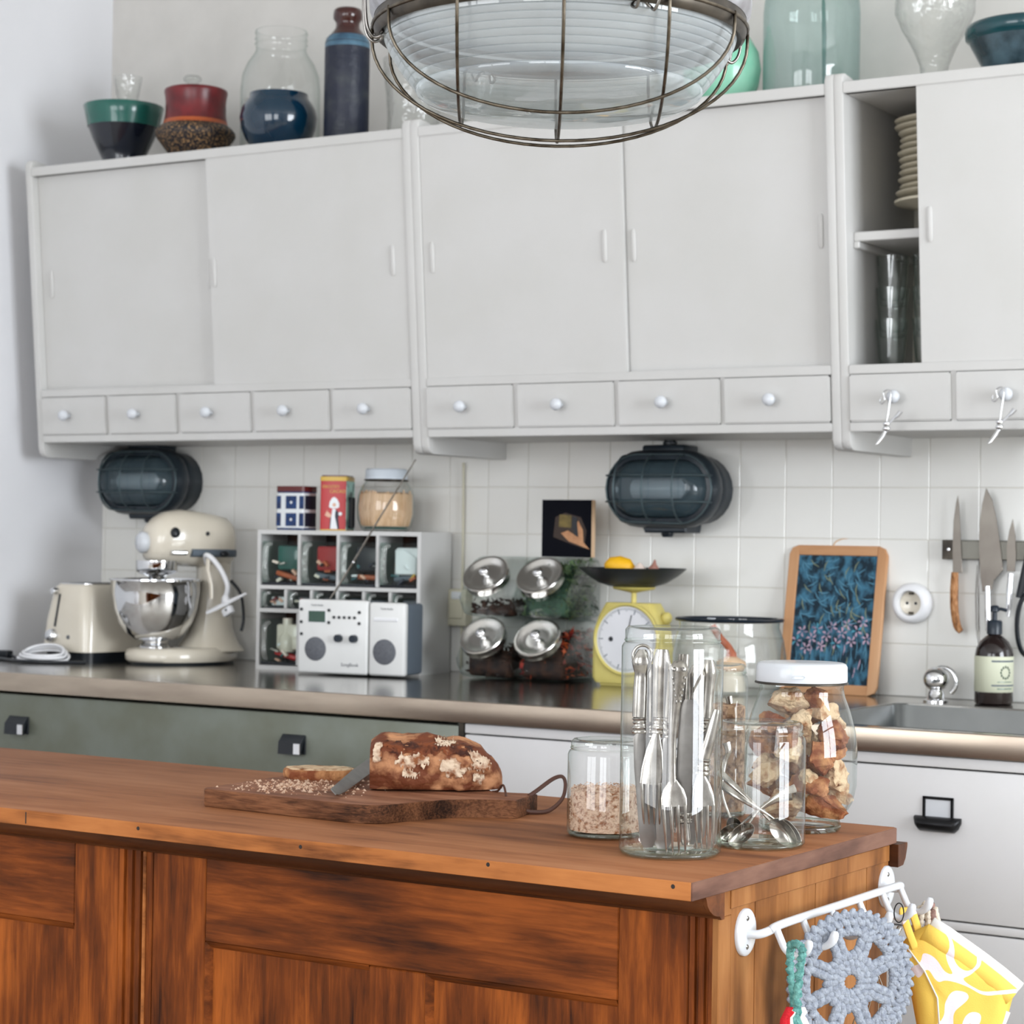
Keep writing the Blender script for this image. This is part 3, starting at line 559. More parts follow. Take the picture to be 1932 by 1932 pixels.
for k in range(n):
    a = k/n; a2 = (k+.82)/n
    f_ = lambda q: (.1865-.034*q**1.4, .004-.056*q)
    prof += [f_(a), f_(a2), (f_(a2)[0]-.0028, f_(a2)[1]-.0012)]
for a in (.0, .1, .22, .35, .5, .65, .8, .92, 1.0): prof.append((.1515*math.cos(a*PI/2), -.0535-.026*math.sin(a*PI/2)))
O('glass_bowl', B().lathe(prof, 96), M['prism'], t, 50)
O('reflector', B().lathe([(.183, .018), (.165, .03), (.12, .042), (.04, .048), (.0, .048)], 60), M['wmetal'], t, 60)
def cz(x, y, c=.104):
    q = max(0, 1-(x*x+y*y)/(RR*RR)); return -c*(q**.5)*1.0
def wire_along(fixed, ax):
    L_ = (RR*RR-fixed*fixed)**.5; P = []
    for i in range(33):
        s_ = math.sin(-PI/2+PI*i/32)*L_; x, y = (fixed, s_) if ax == 'y' else (s_, fixed)
        P.append((x, y, cz(x, y)+(.0045 if ax == 'y' else 0)))
    P = [(P[0][0], P[0][1], .014)]+P+[(P[-1][0], P[-1][1], .014)]
    return P
for f_ in (-.104, .0, .104): O('cage_wire', B().sweep(wire_along(f_, 'y'), .0018, seg=8), M['wire'], t, 180)
for f_ in (-.092, .0, .075): O('cage_wire', B().sweep(wire_along(f_, 'x'), .0018, seg=8), M['wire'], t, 180)
O('cage_ring', B().sweep([(RR*math.cos(a)*.995, RR*math.sin(a)*.995, .012) for a in [2*PI*i/64 for i in range(64)]], .0022, closed=True, seg=8), M['wire'], t, 180)
def clip(a):
    q = Matrix.Rotation(a, 4, 'Z')
    P = smooth_path([(.200, -.012, .075), (.206, -.012, .05), (.206, -.0115, .02), (.203, -.011, .002), (.196, -.010, -.006), (.188, -.011, -.003), (.186, -.006, .002), (.189, 0, .003), (.186, .006, .002), (.188, .011, -.003), (.196, .010, -.006), (.203, .011, .002), (.206, .0115, .02), (.206, .012, .05), (.200, .012, .075)], 4)
    O('spring_clip', B().sweep(P, .0017, seg=8, M=q), M['silverd'], t, 180)
    O('clip_lug', B().box(.196, .204, -.016, .016, .062, .078, .002, M=q), M['alu'], t)
for a in (math.radians(-66), math.radians(188), math.radians(20), math.radians(115)): clip(a)
O('hanger', B().sweep([(0, 0, .235), (0, 0, .6), (0, 0, 1.25)], .006, seg=10), M['darkmetal'], t, 60)
O('ceiling_rose', B().lathe([(0, 1.225), (.05, 1.228), (.055, 1.25), (0, 1.2565)], 24), M['alu'], t, 60)
# ------------------------------------------------------------------ stand mixer
def ring(cx, cz, rx, ry, n=28, ax='z', x=0, p=2.0, cy=0):
    out = []
    for i in range(n):
        a = 2*PI*i/n; c, s = math.cos(a), math.sin(a)
        c = math.copysign(abs(c)**(2/p), c); s = math.copysign(abs(s)**(2/p), s)
        out.append((cx+rx*c, cy+ry*s, cz) if ax == 'z' else (x, cy+rx*c, cz+ry*s))
    return out
t = E('stand_mixer', (.158, -.15, .9), math.radians(-112), 'cream stand mixer with a polished steel bowl on the steel worktop', 'stand mixer')
# base plate (front = +x)
def basering(k, z): 
    P = []
    for i in range(40):
        a = 2*PI*i/40; c, s = math.cos(a), math.sin(a)
        w_ = .105-.012*(1-c)*.5
        P.append((.075+.145*k*c+(.0), w_*k*s, z))
    return P
O('base', B().loft([basering(.97, .006), basering(1.0, .012), basering(1.0, .022), basering(.96, .031), basering(.86, .036)]), M['cream'], t, 60)
O('rubber_foot', B().loft([basering(.93, 0), basering(.95, .0065)]), M['black'], t, 60)
O('column', B().loft([ring(.0, .028, .085, .088), ring(.0, .045, .07, .072), ring(-.002, .07, .056, .058), ring(-.004, .11, .046, .048), ring(-.006, .16, .042, .042), ring(-.008, .205, .043, .04), ring(-.004, .235, .05, .042)]), M['cream'], t, 60)
t.location = (.160, -.15, .9); t.scale = (1.0, 1.03, 1.135)
HX = [(-.078, .262, .02, .028), (-.07, .262, .042, .046), (-.05, .263, .056, .056), (-.01, .266, .061, .059), (.05, .270, .063, .061), (.11, .272, .062, .061), (.155, .270, .058, .057), (.185, .265, .05, .049), (.205, .26, .038, .038), (.212, .258, .022, .022)]
O('motor_head', B().loft([ring(0, z, ry, rz, ax='x', x=x, p=2.3) for x, z, ry, rz in [(.045+(q[0]-.045)*.80, q[1], q[2], q[3]) for q in HX]]), M['cream'], t, 60)
O('head_band', B().loft([ring(0, z-.006, ry+.0015, .0095, ax='x', x=x, p=6) for x, z, ry, rz in ((-.048, .246, .041, 0), (-.032, .246, .0555, 0), (-.01, .246, .0615, 0), (.05, .246, .0635, 0), (.085, .246, .0635, 0))]), M['rubber'], t, 60)
O('trim_strip', B().loft([ring(0, z-.006, ry+.0022, .006, ax='x', x=x, p=6) for x, z, ry, rz in ((.10, .246, .0615, 0), (.125, .246, .0585, 0), (.138, .246, .055, 0))]), M['chrome'], t, 60)
O('planetary_hub', B().lathe([(0, .18), (.018, .18), (.02, .188), (.034, .192), (.047, .197), (.05, .202), (.05, .222), (.0, .222)], 36, (.148, 0, 0)), M['chrome'], t, 60)
O('bowl', B().lathe([(0, .05), (.035, .05), (.05, .053), (.072, .066), (.09, .088), (.101, .118), (.106, .15), (.108, .178), (.111, .1795), (.111, .1825), (.108, .183), (.106, .18), (.1, .12), (.07, .07), (0, .056)], 64, (.15, 0, 0)), M['chrome'], t, 60)
O('bowl_foot', B().lathe([(.034, .052), (.032, .045), (.045, .038), (.047, .033), (0, .033)], 40, (.15, 0, 0)), M['chrome'], t, 60)
O('beater_shaft', B().lathe([(0, .06), (.007, .06), (.007, .182), (0, .182)], 12, (.148, 0, 0)), M['silver'], t, 60)
O('hub_cap', B().lathe([(0, 0), (.018, 0), (.022, .003), (.0235, .016), (.018, .024), (0, .026)], 28), M['wmetal'], t, 60, loc=(.175, 0, .261), rot=(0, PI/2, 0))
O('attachment_knob', B().lathe([(0, .012), (.008, .012), (.0115, .008), (.011, 0), (0, 0)], 20), M['black'], t, 60, loc=(.130, .0535, .281), rot=(math.radians(-72), 0, 0))
O('lock_pin', B().lathe([(0, .005), (.0045, .005), (.0045, 0), (0, 0)], 14), M['black'], t, 60, loc=(.045, .0605, .281), rot=(math.radians(-80), 0, 0))
O('speed_lever', B().sph((.0, .068, .238), (.012, .009, .007)), M['black'], t, 60)
O('power_cable', B().sweep(smooth_path([(-.04, .03, .18), (-.06, .045, .15), (-.066, .05, .10), (-.06, .05, .07)], 6), .004), M['black'], t, 60)
# white tube and clip hanging on the mixer lever
t = E('hanging_clip', (0, 0, 0), 0, 'white plastic clip and curved tube hanging from the mixer lever', 'clip')
def W(u_, v_, y): # kept for readability: values below are plain metres
    return None
O('tube', B().sweep(smooth_path([(.204, -.215, 1.145), (.21, -.23, 1.164), (.222, -.235, 1.166), (.238, -.232, 1.155), (.262, -.23, 1.128), (.276, -.225, 1.095), (.27, -.222, 1.07)], 6), .0065, seg=12), M['white'], t, 60)
O('socket', B().sph((.2685, -.222, 1.058), (.011, .01, .016)), M['white'], t, 60)
O('strap', B().sweep([(.222, -.235, 1.162), (.224, -.24, 1.13), (.236, -.24, 1.095), (.238, -.24, 1.062)], [(.006, .002)]*4, side=(1, 0, 0)), M['cream'], t, 60)
O('paddle', B().sweep([(.222, -.238, 1.027), (.25, -.232, 1.04), (.29, -.222, 1.06), (.325, -.212, 1.077)], [(.005, .0025), (.007, .003), (.006, .003), (.003, .002)], side=(0, .5, 1), seg=10), M['white'], t, 60)
O('clip_body', B().box(-.015, .015, -.008, .008, -.010, .010, .004, 2, M=Matrix.Translation((.285, -.232, 1.033)) @ Matrix.Rotation(-.5, 4, 'Y')), M['white'], t)
O('clip_hole', B().lathe([(0, .0005), (.0028, .0005), (.003, 0)], 12), M['black'], t, 60, loc=(.285, -.2405, 1.036), rot=(PI/2, 0, 0))
# ------------------------------------------------------------------ toaster
t = E('toaster', (-.03, -.3861, .9), math.radians(-5), 'cream toaster with black base beside the stand mixer', 'toaster')
# local: narrow end spans x -.17..0 at y=0, long side runs +y
def tr(x0_, x1_, y0_, y1_, r, z): return [(x, y, z) for x, y in rrect(x0_, x1_, y0_, y1_, r, 6)]
O('body', B().loft([tr(-.176, .0, .0, .27, .03, .024), tr(-.176, 0, 0, .27, .03, .03), tr(-.171, -.004, .004, .266, .034, .10), tr(-.161, -.014, .012, .258, .036, .16), tr(-.155, -.020, .018, .252, .034, .182), tr(-.147, -.028, .026, .244, .028, .190)]), M['cream'], t, 50)
O('base', B().loft([tr(-.168, -.008, .008, .262, .03, .0), tr(-.17, -.006, .006, .264, .03, .0245)]), M['black'], t, 50)
O('top_plate', B().loft([tr(-.145, -.030, .028, .242, .026, .1895), tr(-.145, -.030, .028, .242, .026, .192)]), M['chrome'], t, 50)
for x in (-.108, -.068): O('bread_slot', B().box(x-.012, x+.012, .05, .22, .191, .1925), M['black'], t)
O('lever_slot', B().sweep([(-.118, .0015, .085), (-.116, .0035, .105), (-.112, .0115, .165)], [(.0038, .0012)]*3, side=(1, 0, 0)), M['black'], t, 60)
O('lever_knob', B().lathe([(0, .018), (.007, .017), (.009, .012), (.008, 0), (0, 0)], 20), M['chrome'], t, 60, loc=(-.127, .016, .172), rot=(PI/2, 0, 0))
O('dial', B().lathe([(0, .02), (.014, .018), (.0165, .012), (.018, 0), (0, 0)], 28), M['chrome'], t, 60, loc=(-.125, .006, .062), rot=(PI/2, 0, 0))
O('button', B().lathe([(0, .004), (.005, .004), (.006, 0), (0, 0)], 16), M['speaker'], t, 60, loc=(-.068, .004, .06), rot=(PI/2, 0, 0))
# cables left of the toaster
t = E('coiled_cable', (0, 0, 0), 0, 'coiled white and dark cable on the worktop in front of the toaster', 'cable')
for k, (m_, dz, rad) in enumerate((('white', .004, .075), ('white', .012, .068), ('white', .018, .06))):
    P = [(-.115+rad*math.cos(a)*1.0, -.445+rad*.55*math.sin(a), .9+dz+.012*math.sin(a*.5+.6)**2+.012*(math.sin(a) > 0)*math.sin(a)) for a in [2*PI*i/30 for i in range(30)]]
    O('cable_turn', B().sweep(P, .0036, closed=True, seg=8), M[m_], t, 60)
O('dark_cable', B().sweep(smooth_path([(-.34, -.42, .915), (-.29, -.45, .906), (-.22, -.47, .904), (-.12, -.50, .905), (-.05, -.47, .904), (.0, -.42, .904)], 6), .004, seg=8), M['black'], t, 60)
O('dark_cable', B().sweep(smooth_path([(-.34, -.38, .904), (-.27, -.40, .908), (-.2, -.43, .904), (-.10, -.42, .903)], 6), .004, seg=8), M['black'], t, 60)
O('plug', B().box(-.018, .018, -.012, .012, 0, .02, .004, 2, M=Matrix.Translation((-.29, -.40, .901))), M['black'], t)
# ------------------------------------------------------------------ spice rack with glass drawers
RZ = math.radians(10)
rk = E('drawer_rack', (.4006, -.267, .9), RZ, 'white rack of small glass drawers standing on the worktop behind the radio', 'drawer rack')
RW, RH, RD = .427, .331, .175
b = B().box(0, RW, 0, RD, 0, .010).box(0, RW, 0, RD, RH-.010, RH).box(0, .009, 0, RD, .010, RH-.010).box(RW-.009, RW, 0, RD, .010, RH-.010).box(.009, RW-.009, RD-.006, RD, .01, RH-.01)
O('carcass', b, M['cab'], rk)
rows = [(.201, .321, 4), (.146, .190, 6), (.012, .135, 4)]
O('rack_shelf', B().box(.009, RW-.009, .0, RD-.006, .191, .2), M['cab'], rk); O('rack_shelf', B().box(.009, RW-.009, 0, RD-.006, .136, .145), M['cab'], rk)
pal = {0: [('bowlg', 'orange'), ('thread', 'rubber'), ('black', 'orange'), ('tinwhite', 'rubber')], 1: [('tinwhite', 'navy'), ('speaker', 'black'), ('speaker', 'black'), ('rubber', 'black'), ('black', 'speaker'), ('speaker', 'navy')], 2: [('cream', 'tinred'), ('cream', 'black'), ('black', 'tinred'), ('navy', 'cream')]}
for ri, (z0, z1, n) in enumerate(rows):
    cw = (RW-.018)/n
    for k in range(n):
        a, c = .009+k*cw+.0035*(k > 0), .009+(k+1)*cw-.0035*(k < n-1)
        if k: O('rack_divider', B().box(a-.007, a, .0, RD-.006, z0, z1), M['cab'], rk)
        dr = O('glass_drawer', B().loft([[(a+.002, .006, z0+.001), (c-.002, .006, z0+.001), (c-.002, .13, z0+.001), (a+.002, .13, z0+.001)], [(a+.002, .006, z1-.012*(z1-z0 > .06)-.004), (c-.002, .006, z1-.012*(z1-z0 > .06)-.004), (c-.002, .13, z1-.016), (a+.002, .13, z1-.016)]], cap=False), M['drawerglass'], rk, 0)
        O('drawer_base', B().box(a+.002, c-.002, .006, .14, z0, z0+.006*(1 if z1-z0 > .06 else .5)), M['bowld'], dr)
        O('drawer_shade_back', B().box(a, c, .132, .138, z0, z1), M['darkt'], dr)  # dark tea brown plate paints in the shade inside the closed rack
        hh = z1-z0
        O('glass_handle', B().sweep(smooth_path([(a+.016, .004, z0+.01*hh/.1), (a+.016, -.006, z0+.02*hh/.1), (a+.016, -.008, z0+hh*.5), (a+.018, -.006, z0+hh*.75), (a+.026, .003, z0+hh*.82)], 4), [(.0075*min(1, hh/.08), .004)]*17, side=(1, 0, 0), seg=12), M['cut'], dr, 180)
        p1, p2 = pal[ri][k]; w_ = c-a
        for q_ in range(7 if ri != 1 else 4): O('drawer_item', B().box(-random.uniform(.003, .012), random.uniform(.003, .012), -.006, .006, -.0018, random.uniform(.0018, .006), .0008, M=Matrix.Translation((random.uniform(a+w_*.3, c-.014), random.uniform(.010, .03), z0+random.uniform(.010, hh*(.45 if ri != 1 else .4)))) @ Matrix.Rotation(random.uniform(-.9, .9), 4, 'Y')), M[random.choice(('tinwhite', 'navy', 'pinktape', 'orange', 'teal', 'black', 'gold', 'silver', 'cream', 'red'))], dr, 0)
        if ri != 1:
            O('drawer_content', B().box(a+w_*.34, c-.006, .02, .05, z0+.035, z0+hh*.78, .006, 2), M[p1], dr, 40)
            O('drawer_content', B().box(-w_*.3, w_*.3, -.012, .012, -.006, .006, .004, 2, M=Matrix.Translation((a+w_*.6, .03, z0+.022)) @ Matrix.Rotation(.25-.12*k, 4, 'Y')), M[p2], dr, 40)
            if ri == 0 and k == 3: O('white_frame', B().prism([(a+w_*.36, z0+.03), (c-.008, z0+.03), (c-.008, z0+.07), (a+w_*.6, z0+.09), (a+w_*.36, z0+.088)], 'y', .012, .018, .003), M['tinwhite'], dr)
            if ri == 2 and k == 0: O('cream_dispenser', B().lathe([(0, .03), (.018, .03), (.0215, .045), (.02, .065), (.012, .075), (.012, .11), (0, .11)], 20, (a+w_*.6, .03, z0)), M['cream'], dr, 60)
        else:
            O('drawer_content', B().box(a+w_*.3, c-.004, .02, .05, z0+.005, z0+hh*.6, .004, 2), M[p1], dr, 40)
# ------------------------------------------------------------------ tins and jar on the rack
RT = .9+RH
def onrack(lx, ly, dz=0): return (.4006+lx*math.cos(RZ)-ly*math.sin(RZ), -.267+lx*math.sin(RZ)+ly*math.cos(RZ), RT+dz)
t = E('blue_tin', onrack(.0635, .075, .0005), RZ-.1, 'square blue and white tiled-pattern tin with brown lid on the rack', 'tin')
def box0(w_, d, z0, z1, bev=.006): return B().prism(rrect(-w_/2, w_/2, -d/2, d/2, bev, 4), 'z', z0, z1)
O('tin_body', box0(.078, .06, 0, .094), M['tinwhite'], t, 40); O('base_band', box0(.0786, .0606, .0, .005), M['tinblue'], t, 40)
O('lid', box0(.080, .062, .092, .105, .007), M['tinlid'], t, 40); O('lid_band', box0(.0786, .0606, .0885, .092), M['tinblue'], t, 40)
for fz in (.025, .066):
    for fx in (-.0315, .004, .0335):
        hw = .0155 if fx == .004 else .0065
        O('pattern_square', B().box(fx-hw, fx+hw, -.0308, -.0298, fz-.0155, fz+.0155, .0006), M['tinblue'], t)
    O('pattern_flower', B().lathe([(0, .0006), (.003, .0006), (.0035, 0)], 10), M['tinwhite'], t, loc=(.004, -.0308, fz), rot=(PI/2, 0, 0))
    O('pattern_square', B().box(.0388, .0398, -.024, .024, fz-.0165, fz+.0165, .0003), M['navy'], t)
t = E('red_tin', onrack(.167, .085, .0005), RZ+.20, 'red tin with yellow edge and a white-bonneted figure, between blue tin and jar', 'tin')
O('tin_body', box0(.064, .075, 0, .122, .004), M['tinred'], t, 40)
O('side_print', B().box(.0315, .0325, -.0365, .0365, .002, .119), M['tinpale'], t); O('side_shape', B().box(.032, .0328, -.012, .03, .006, .08, .004), M['navy'], t)
O('lid', box0(.066, .077, .118, .128, .005), M['gold'], t, 40); O('lid_top', box0(.060, .071, .127, .1315, .005), M['tinlid'], t, 40)
O('base_band', box0(.0646, .0756, 0, .003, .004), M['gold'], t, 40)
fy_ = -.0379
def flat(name, pts, m_, par, y=fy_): return O(name, B().prism(pts, 'y', y-.0004, y+.0004), m_, par, 0)
flat('figure_apron', [(-.006, .004), (.012, .004), (.008, .035), (.006, .052), (-.001, .052), (-.004, .03)], M['tinwhite'], t)
flat('figure_dress', [(.012, .004), (.016, .004), (.013, .03), (.015, .04), (.009, .05), (.006, .045), (.005, .034)], M['navy'], t, fy_-.0002)
flat('figure_dress', [(-.008, .004), (-.006, .004), (-.004, .03), (-.006, .034)], M['navy'], t, fy_-.0002)
flat('figure_bonnet', [(-.010, .056), (-.008, .068), (-.003, .077), (.003, .08), (.010, .075), (.015, .065), (.0155, .056), (.01, .053), (-.004, .053)], M['tinwhite'], t)
O('figure_face', B().lathe([(0, .0004), (.004, .0004), (.0045, 0)], 14), M['pinktape'], t, loc=(.003, fy_-.0006, .061), rot=(PI/2, 0, 0))
flat('figure_hand', [(-.02, .036), (-.014, .048), (-.012, .044), (-.004, .038), (-.004, .03), (-.012, .032)], M['pinktape'], t)
O('figure_cup', B().lathe([(0, .0004), (.004, .0004), (.0045, 0)], 12), M['tinwhite'], t, loc=(.018, fy_-.0006, .04), rot=(PI/2, 0, 0))
def text(s_, size, m_, par, loc, rot, ext=.0003, font_off=0, name='lettering'):
    cu = bpy.data.curves.new(name, 'FONT'); cu.body = s_; cu.size = size; cu.extrude = ext; cu.align_x = 'CENTER'; cu.align_y = 'CENTER'; cu.resolution_u = 2
    o = bpy.data.objects.new(name, cu); COL.objects.link(o)
    dg = bpy.context.evaluated_depsgraph_get(); me = bpy.data.meshes.new_from_object(o.evaluated_get(dg)); bpy.data.objects.remove(o)
    me.materials.clear(); me.materials.append(m_)
    o = bpy.data.objects.new(name, me); link(o, par); o.location = loc; o.rotation_euler = rot; return o
text("DROSTE'S", .0095, M['gold'], t, (-.006, fy_, .104), (PI/2, 0, 0)); text('CACAO', .011, M['gold'], t, (.011, fy_, .093), (PI/2, 0, 0))
t = E('storage_jar', onrack(.298, .08, .0005), 0, 'round glass jar of pale sticks with a white lid, on the drawer rack', 'jar')
O('jar_glass', B().lathe([(0, .003), (.05, 0), (.06, .008), (.067, .03), (.0685, .06), (.066, .085), (.058, .105), (.049, .118), (.0475, .125)], 48), M['glass'], t, 60)
O('lid', B().lathe([(.0505, .122), (.0515, .124), (.050, .127), (.050, .143), (.047, .1475), (0, .1475)], 40), M['whitelid'], t, 60); O('lid_rim', B().lathe([(.050, .1235), (.0525, .122), (.0525, .1195), (.049, .1185)], 40), M['darkmetal'], t, 60)
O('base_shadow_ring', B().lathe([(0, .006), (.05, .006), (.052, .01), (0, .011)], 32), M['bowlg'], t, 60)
O('seed_fill', B().lathe([(0, .012), (.055, .012), (.063, .04), (.063, .088), (.05, .092), (0, .09)], 32), M['sticks'], t, 60)
for i in range(26):
    a = random.uniform(-2.6, .3); r_b = random.uniform(.058, .061)
    O('stick', B().sweep([(r_b*math.cos(a)*.96, r_b*math.sin(a)*.96, .014), (r_b*math.cos(a)*1.07, r_b*math.sin(a)*1.07, .055), (r_b*math.cos(a+.05), r_b*math.sin(a+.05), .094+random.uniform(-.004, .003))], .0022, seg=6), M['sticks'], t, 60)
# ------------------------------------------------------------------ radio
t = E('radio', (.5907, -.3524, .9), math.radians(8.8), 'white tabletop radio with two round grey speakers and a long antenna', 'radio')
O('main_cabinet', B().box(0, .180, .0, .02, .004, .173, .006, 3), M['radio'], t); O('cabinet_back', B().box(.002, .178, .0195, .10, .006, .171, .008, 2), M['rubber'], t)
O('speaker_cabinet', B().box(.1825, .2745, .0, .02, .004, .170, .007, 3), M['radio'], t); O('speaker_back', B().box(.1835, .2735, .0195, .10, .006, .168, .008, 2), M['rubber'], t)
def disc(name, x, z, r, m_, h=.0015, par=t, rim=None):
    return O(name, B().lathe([(0, h), (r*.93, h), (r, h*.3), (r, 0), (0, 0)], 36), m_, par, 60, loc=(x, 0, z), rot=(PI/2, 0, 0))
disc('speaker_grille', .047, .060, .0275, M['speaker']); disc('speaker_grille', .2235, .0585, .029, M['speaker'])
O('display', B().box(.028, .072, -.001, .001, .121, .147, .0005), M['lcd'], t); O('display_bezel', B().box(.0265, .0735, -.0006, .001, .1195, .1485, .0003), M['white'], t)
for x in (.108, .147): disc('tuning_knob', x, .086, .0092, M['soap'], .012)
for i in range(5): disc('preset_button', .094+i*.0132, .1335, .0036, M['black'], .002)
for x, z in ((.081, .149), (.081, .121), (.159, .146), (.159, .121), (.0095, .150), (.0095, .121), (.0105, .0935)): disc('button', x, z, .0038, M['black'], .002)
text('SongBook', .011, M['speaker'], t, (.136, -.0002, .026), (PI/2, 0, 0)); text('Tivoli Audio', .0065, M['speaker'], t, (.05, -.0002, .160), (PI/2, 0, 0)); text('Tivoli Audio', .0065, M['speaker'], t, (.228, -.0002, .156), (PI/2, 0, 0))
O('handle_recess', B().box(.196, .256, -.0022, .001, .128, .136, .001), M['white'], t)
O('antenna', B().sweep([(.062, .03, .165), (.130, .022, .26), (.198, .014, .36), (.300, -.012, .493)], [(.0028, .0028), (.0026, .0026), (.002, .002), (.0016, .0016)], seg=8), M['silver'], t, 60)
O('antenna_joint', B().sph((.13, .022, .26), .0036), M['chrome'], t, 60)
# ------------------------------------------------------------------ tilted sweet jars
def heap(prof_fn, n, s0, s1, m_, par, name, label=None):
    b = B()
    for i in range(n):
        p = prof_fn(); s_ = random.uniform(s0, s1); R_ = Matrix.Translation(p) @ Matrix.Rotation(random.uniform(0, 6), 4, Vector((random.random(), random.random(), random.random()+.01))) @ Matrix.Diagonal((s_, s_*random.uniform(.25, .7), s_*.3, 1))
        b.new([R_ @ Vector(v) for v in ((-1, 0, 0), (0, -1, .2), (1, 0, 0), (0, 1, -.2), (0, .2, 1))], [(0, 1, 4), (1, 2, 4), (2, 3, 4), (3, 0, 4), (0, 3, 2, 1)])
    o = O(name, b, m_, par, 0); o['kind'] = 'stuff'; return o
def sweetjar():
    # local: width x 0..W, front at y=0, depth D, slanted mouth front top
    t = E('tilted_jar', (0, 0, 0))
    Wd, D, H = .132, .19, .138
    P = [(.0, .03), (.02, .004), (.05, 0), (D-.01, 0), (D, .01), (D, H-.012), (D-.012, H), (.085, H), (.068, H-.006), (-.002, .046), (-.006, .045)]
    prs = []
    for k, ins in ((0, .022), (.008, .008), (.02, .0), (Wd-.02, 0), (Wd-.008, .008), (Wd, .022)):
        cy, cz_ = .095, .07
        prs.append([(k, cy+(y-cy)*(1-ins*4), cz_+(z-cz_)*(1-ins*4)) for y, z in P])
    O('jar_glass', B().loft(prs), M['jarglass'], t, 60)
    n_ = Vector((0, -.72, .69)).normalized(); c = Vector((Wd/2, .024, .082))
    q = n_.to_track_quat('Z', 'Y').to_matrix().to_4x4(); T_ = Matrix.Translation(c) @ q
    O('neck', B().lathe([(.046, -.012), (.045, .0), (.048, .004), (.048, .010)], 36, M=T_), M['glass'], t, 60)
    O('lid', B().lathe([(.050, .004), (.0535, .006), (.0535, .022), (.055, .024), (.0535, .0265), (.046, .0265), (.040, .0215), (.025, .0205), (.0, .0205)], 48, M=T_), M['satin'], t, 50)
    O('lid_knob', B().lathe([(.006, .02), (.006, .027), (.0115, .032), (.012, .038), (.008, .042), (0, .0425)], 24, M=T_), M['chrome'], t, 60)
    return t
j0 = sweetjar()
JS = [(.935, -.215, .9008, 'lower left tilted glass jar, its chrome lid nearest the worktop beside the rack', 'darkt', None),
      (1.070, -.20, .9008, 'lower right tilted glass jar of dried red chillies, beside the yellow scale', 'darkt', 'chili'),
      (.938, -.21, 1.0400, 'upper left tilted glass jar with a chrome lid, nearly empty', 'darkt', None),
      (1.072, -.196, 1.0400, 'upper right tilted glass jar of dried green herbs, under the small picture', 'herb', 'herb2')]
for k, (x, y, z, lab, m1, m2) in enumerate(JS):
    j = j0 if k == 0 else dup(j0)
    j.location = (x, y, z); j.rotation_euler = (0, 0, .07); tag(j, lab, 'jar', 'tilted glass jars with chrome lids')
    fill = (.07, .108, .03, .122)[k]
    def pf():
        return Vector((random.uniform(.012, .12), random.uniform(.05, .178), random.uniform(.008, fill)))
    R3 = Matrix.Translation((x, y, z)) @ Matrix.Rotation(.07, 4, 'Z')
    nm = ('dark_tea', 'dried_chillies', 'dried_leaves', 'dried_herbs')[k]
    o = O(nm, B().box(.012, .12, .035, .18, .004, fill*.82, .012, 2).disp(lambda c: c+Vector((0, 0, .01*noise.noise(c*60)))), M[m1], None, 40)
    o.matrix_world = R3; tag(o, ('dark loose tea lying in the lower left tilted jar', 'dark and red dried chillies filling the lower right tilted jar', 'thin layer of dark dried leaves in the upper left tilted jar', 'grey-green dried herbs filling the upper right tilted jar')[k], ('tea', 'chilli', 'leaves', 'herbs')[k], kind='stuff')
    def pe():
        e = random.random()
        return Vector((random.uniform(.01, .122), random.uniform(.035, .05), random.uniform(.008, fill))) if e < .35 else Vector((random.uniform(.116, .126), random.uniform(.04, .178), random.uniform(.008, fill+.01))) if e < .75 else Vector((random.uniform(.01, .122), random.uniform(.04, .178), fill*.85+random.uniform(0, .014)))
    heap(pe, 260, .004, .011, M[m1], o, 'loose_pieces')
    if m2: heap(pe, 170 if k == 1 else 520, .006, .015, M[m2], o, 'bright_pieces')
# little picture on a block, on top of the jars
t = E('picture_block', (1.1015, -.118, 1.1795), .03, 'small dark picture mounted on a pale wooden block, standing on the tilted jars', 'picture')
O('block', B().box(0, .1265, .0015, .02, 0, .129, .001), M['oak'], t); O('print', B().box(0, .1265, -.0005, .0015, 0, .129), mat('print_black', (14, 15, 22), .9, spec=.1), t)
def pf2(name, pts, m_): return O(name, B().prism(pts, 'y', -.0012, -.0006), m_, t, 0)
g1 = mat('print_ochre', (118, 100, 52), .6, c2=(84, 74, 40), ns=60); g2 = mat('print_tan', (196, 146, 106), .6, c2=(170, 120, 84), ns=50); g3 = mat('print_umber', (52, 38, 30), .6)
pf2('print_wall', [(.03, .045), (.075, .03), (.11, .02), (.115, .06), (.1, .09), (.06, .1), (.035, .09)], g3)
pf2('print_window', [(.044, .068), (.076, .066), (.076, .094), (.046, .096)], g1).location.y = -.0006
pf2('print_light', [(.05, .054), (.068, .06), (.086, .05), (.084, .062), (.094, .082), (.106, .062), (.108, .034), (.124, .018), (.1, .026), (.07, .036)], g2).location.y = -.0008
pf2('print_figure', [(.078, .062), (.084, .06), (.085, .05), (.095, .045), (.09, .09), (.08, .092)], M['black']).location.y = -.001
